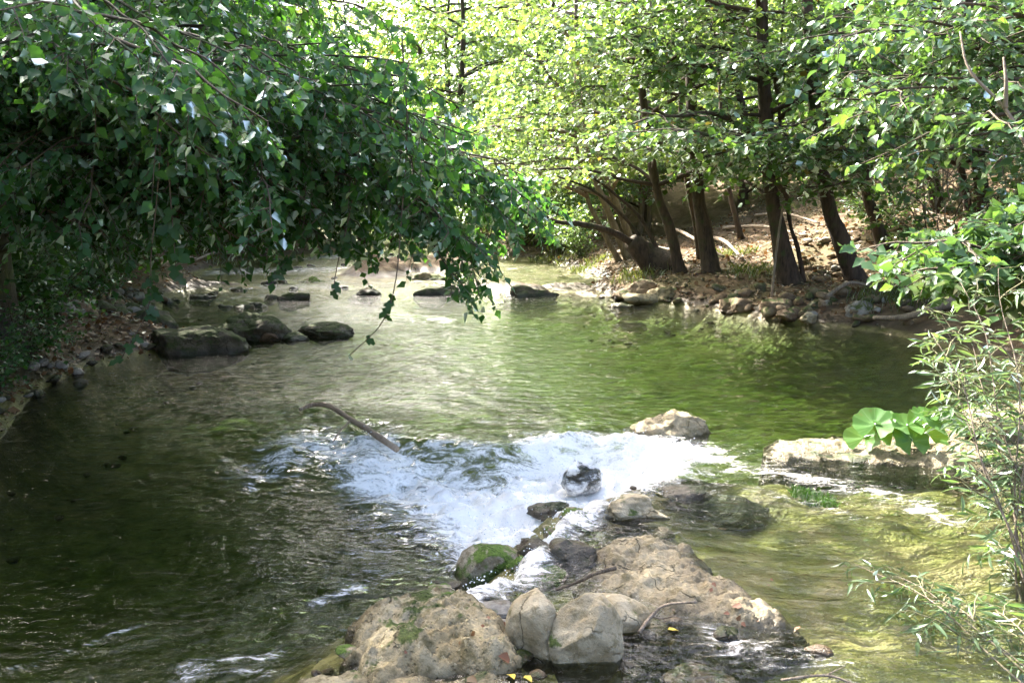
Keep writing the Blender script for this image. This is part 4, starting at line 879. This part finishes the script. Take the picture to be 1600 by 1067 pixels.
# ------------------------------------------------------------------ fallen wood
def stick(name, label, pts, r0, r1, mat='dead_wood', cat='branch', group=None, forks=()):
    P = curve(pts, 22); o = P[0]; root = thing(name, label, cat, o, group)
    V, T = tube(P, np.linspace(r0, r1, 22), 10, .18, 7); obj('stem', mesh_np('stem', V-o, T, True, None, M[mat]), root)
    for f, rr in forks:
        Q = curve(f, 12); V, T = tube(Q, np.linspace(rr, rr*.4, 12), 7, .15, 8); obj('fork', mesh_np('fork', V-o, T, True, None, M[mat]), root)
stick('driftwood_branch', 'bent pale driftwood branch stuck across the rapids', [on_z(468, 640, .02), on_z(492, 632, .05), on_z(518, 636, .07), on_z(548, 655, .05), on_z(580, 674, .04), on_z(620, 702, -.02)], .018, .026, 'drift_wood',
      forks=[([on_z(548, 655, .05), on_z(530, 675, .02), on_z(519, 694, -.08)], .010)])
stick('fallen_branch', 'grey fallen branch sticking out over the pool at the right shore', [hit(1500, 478)+(0, 0, .1), at(1450, 486, hit(1450, 500)[1]), at(1410, 496, hit(1420, 508)[1]), at(1365, 497, hit(1380, 510)[1])], .075, .03)
stick('dead_stick', 'dark crooked twig resting on the flat sandy rock', [on_z(868, 922, .08), on_z(905, 908, .12), on_z(930, 896, .15), on_z(962, 887, .16)], .006, .010, 'twig')
stick('dead_stick', 'pale forked twig lying behind the low smooth boulder', [on_z(998, 988, .03), on_z(1018, 962, .06), on_z(1040, 945, .10), on_z(1088, 940, .12)], .009, .005, 'dead_wood', forks=[([on_z(1018, 962, .06), on_z(1035, 966, .05), on_z(1060, 960, .07)], .005)])
stick('dead_stick', 'thin pale twig in the shallows at the bottom edge', [on_z(1220, 1062, .0), on_z(1290, 1055, .03), on_z(1340, 1070, .02)], .006, .004, 'dead_wood', forks=[([on_z(1290, 1055, .03), on_z(1320, 1040, .05)], .004)])
stick('bare_pole', 'thin pale bare pole leaning up from the right shore', [hit(1205, 470), at(1212, 400, hit(1205, 470)[1]), at(1222, 330, hit(1205, 470)[1]), at(1226, 310, hit(1205, 470)[1])], .022, .014)
logs = [((1110, 375), (1160, 408), .05, 'slanting dead branch propped between the dark trunks'), ((1020, 352), (1130, 405), .05, 'long dead branch on the slope behind the leaning stump'), ((1130, 360), (1260, 372), .05, 'grey log lying across the sunlit slope'),
        ((1290, 470), (1360, 452), .035, 'crooked stick lying on the shore stones'), ((1180, 340), (1280, 352), .04, 'dead branch lying high on the right slope'), ((960, 400), (1060, 396), .06, 'pale log behind the leaning stump'),
        ((370, 400), (300, 412), .05, 'pale stick on the left bank beside the riffle'), ((250, 420), (310, 408), .04, 'pale broken branch on the left bank litter'), ((1400, 330), (1520, 372), .05, 'long dead branch slanting behind the hazel bush'), ((1360, 300), (1500, 345), .04, 'thin dead branch crossing the slope at the far right')]
for (a, b_, rr, lb) in logs:
    p, q = hit(*a), hit(*b_); stick('dead_branch', lb, [p+(0, 0, .06), (p+q)/2+(0, 0, .18), q+(0, 0, .05)], rr, rr*.6, 'dead_wood')
# dead brushwood tangle at the far right
tg = thing('brushwood', 'tangle of bare dead twigs in front of the far right trunks', 'brushwood', hit(1460, 345)); o = np.array(hit(1460, 345)); r = np.random.default_rng(71)
for k in range(26):
    Yd = o[1]-r.uniform(0, 2.5); p = at(r.uniform(1390, 1530), r.uniform(300, 350), Yd); q = p+np.array([r.normal()*.7, r.normal()*.3, r.uniform(.4, 1.5)])
    V, T = tube(bough(p, q, .1, 10, r), np.linspace(.014, .004, 10), 5); obj('twig', mesh_np('twig', V-o, T, True, None, M['dead_wood']), tg)

# ------------------------------------------------------------------ litter, grass, weeds, spray
def scatter_leaves(name, label, n, fx, mat, lo, hi, lift=.01, tilt=.5):
    xy = np.array([fx() for _ in range(n)]); z = terrain(xy[:, 0], xy[:, 1]); ok = (sdf(xy[:, 0], xy[:, 1]) > .02); xy, z = xy[ok], z[ok]; n = len(xy)
    O = np.stack([xy[:, 0], xy[:, 1], z+lift], 1); D = unit(np.concatenate([rng.normal(size=(n, 2)), rng.normal(0, .3, (n, 1))], 1)); Nn = unit(UP+rng.normal(0, tilt, (n, 3)))
    V, T = leaf_verts(LEAF_LO, O, D, Nn, rng.uniform(lo, hi, n)); obj(name, mesh_np(name, V, T, True, {'tint': np.repeat(rng.random(n), 4)}, M[mat]), kind='stuff', label=label)
scatter_leaves('leaf_litter', 'dry brown fallen leaves covering both banks', 26000, lambda: (rng.uniform(0, 13), rng.uniform(12.5, 26)) if rng.random() < .62 else (rng.uniform(-14, -3.6), rng.uniform(4, 26)), 'dry_leaf', .05, .12, .015)
scatter_leaves('leaf_litter', 'dark damp fallen leaves on the near left bank', 9000, lambda: (rng.uniform(-6.8, -3.4), rng.uniform(3.5, 14)), 'dry_leaf', .04, .10, .012)
def blades(name, label, spots, n, hmin, hmax, mat, kind='stuff'):
    V, T = [], []; k = 0
    for (x, y, rad) in spots:
        m = n; a = rng.uniform(0, 6.28, m); d = rad*np.sqrt(rng.random(m)); X0 = x+np.cos(a)*d; Y0 = y+np.sin(a)*d; Z0 = terrain(X0, Y0)
        h = rng.uniform(hmin, hmax, m); lean = rng.normal(0, .35, (m, 2)); wd = .006; b_ = rng.uniform(0, 6.28, m)
        p0 = np.stack([X0-np.cos(b_)*wd, Y0-np.sin(b_)*wd, Z0-.01], 1); p1 = np.stack([X0+np.cos(b_)*wd, Y0+np.sin(b_)*wd, Z0-.01], 1)
        md = np.stack([X0+lean[:, 0]*h*.35, Y0+lean[:, 1]*h*.35, Z0+h*.6], 1); tp_ = np.stack([X0+lean[:, 0]*h, Y0+lean[:, 1]*h, Z0+h], 1)
        V.append(np.stack([p0, p1, md, tp_], 1).reshape(-1, 3)); T.append((np.array([(0, 1, 2), (0, 2, 3)])[None]+(np.arange(m)*4)[:, None, None]).reshape(-1, 3)+k); k += 4*m
    V = np.concatenate(V); obj(name, mesh_np(name, V, np.concatenate(T), True, {'tint': np.repeat(rng.random(len(V)//4), 4)}, M[mat]), kind='stuff', label=label)
sp = []
for px, py in [(1140, 400), (1180, 425), (1390, 465), (1450, 470), (900, 400), (860, 405), (925, 415), (1000, 430)]:
    p = hit(px, py); sp.append((p[0], p[1], .6))
for px, py in [(60, 470), (30, 440), (120, 420), (200, 400), (90, 450), (380, 398), (330, 405)]:
    p = hit(px, py); sp.append((p[0], p[1], .7))
blades('grass', 'sparse short grass on the banks under the trees', sp, 260, .06, .22, 'grass')
p = hit(1272, 782); blades('water_weed', 'bright green water weed under the right shallows', [(p[0], p[1], .16)], 500, .02, .07, 'weed')
# fallen leaves on the foreground rocks, each its own thing
fm = {m: mesh_np('fallen_leaf', *LEAF_MID, True, {'tint': np.full(7, .5)}, M[m]) for m in ('dry_leaf',)}
Ny = NT('yellow_leaf'); M['yellow_leaf'] = Ny.done(Ny.n('ShaderNodeBsdfPrincipled', {'Base Color': rgb(.55, .42, .06), 'Roughness': .5}))
No = NT('orange_leaf'); M['orange_leaf'] = No.done(No.n('ShaderNodeBsdfPrincipled', {'Base Color': rgb(.20, .085, .04), 'Roughness': .55}))
for m in ('yellow_leaf', 'orange_leaf'): fm[m] = mesh_np('fallen_leaf', *LEAF_MID, True, None, M[m])
dg = bpy.context.evaluated_depsgraph_get(); dg.update()
def drop_leaf(px, py, mt, s, label, group=None):
    d = Vector(ray(px, py)).normalized(); ok, loc, nor, *_ = scene.ray_cast(dg, Vector(CAM)+d*2.2, d)
    if not ok: return
    o = obj('fallen_leaf', fm[mt], None, loc+nor*.006, label=label, category='leaf'); o.scale = (s, s, s)
    if group: o['group'] = group
    o.rotation_mode = 'QUATERNION'; o.rotation_quaternion = (nor+Vector(rng.normal(0, .2, 3))).normalized().to_track_quat('Z', 'Y') @ Vector((0, 0, 1)).rotation_difference(Vector((0, 0, 1)))
    o.rotation_quaternion = o.rotation_quaternion @ Matrix.Rotation(rng.uniform(0, 6.28), 3, 'Z').to_quaternion()
drop_leaf(1043, 985, 'yellow_leaf', .05, 'bright yellow leaf floating right of the twin boulders')
drop_leaf(1160, 948, 'orange_leaf', .045, 'orange leaf on the flat sandy rock, left of its red neighbour')
drop_leaf(1172, 946, 'orange_leaf', .05, 'red brown leaf on the flat sandy rock, right of its orange neighbour')
drop_leaf(1250, 980, 'orange_leaf', .04, 'orange leaf at the right tip of the flat sandy rock')
drop_leaf(795, 1055, 'yellow_leaf', .05, 'yellow curled leaf at the bottom edge by the twin boulders')
drop_leaf(820, 1057, 'yellow_leaf', .045, 'pale yellow leaf beside the curled leaf at the bottom edge')
drop_leaf(730, 1060, 'dry_leaf', .05, 'pale dry leaf at the bottom edge under the tufa rock')
drop_leaf(795, 1030, 'orange_leaf', .06, 'brown pointed leaf caught left of the twin boulders')
for k in range(16):
    if rng.random() < .6: px, py = rng.uniform(1050, 1230), rng.uniform(890, 985)
    else: px, py = rng.uniform(600, 790), rng.uniform(965, 1045)
    drop_leaf(px, py, 'orange_leaf' if rng.random() < .5 else 'dry_leaf', rng.uniform(.018, .032), 'tiny brown leaf scrap lying on the foreground rocks', 'leaf scraps on the foreground rocks')
# spray: droplets thrown up over the rapids
A = Acc(); dv, dt = ICO[2]; dv = dv[:]; import bmesh
bm = bmesh.new(); bmesh.ops.create_icosphere(bm, subdivisions=1, radius=1.0); dv = np.array([v.co[:] for v in bm.verts]); dt = np.array([[v.index for v in f.verts] for f in bm.faces]); bm.free()
ii = np.flatnonzero((FOAM_SPARKLE.ravel() > .75)); pick = rng.choice(ii, 4200); fx_, fy_, fz_ = WX.ravel()[pick], WY.ravel()[pick], WZ.ravel()[pick]
n = len(pick); hh = np.abs(rng.normal(0, .035, n)); rr = .001+.0045*rng.random(n)**2
V = (dv[None]*rr[:, None, None]+np.stack([fx_+rng.normal(0, .03, n), fy_+rng.normal(0, .03, n), fz_+hh], 1)[:, None]).reshape(-1, 3)
T = (dt[None]+(np.arange(n)*len(dv))[:, None, None]).reshape(-1, 3)
obj('spray', mesh_np('spray', V, T, True, None, M['spray']), kind='stuff', label='white droplets thrown up by the rapids')
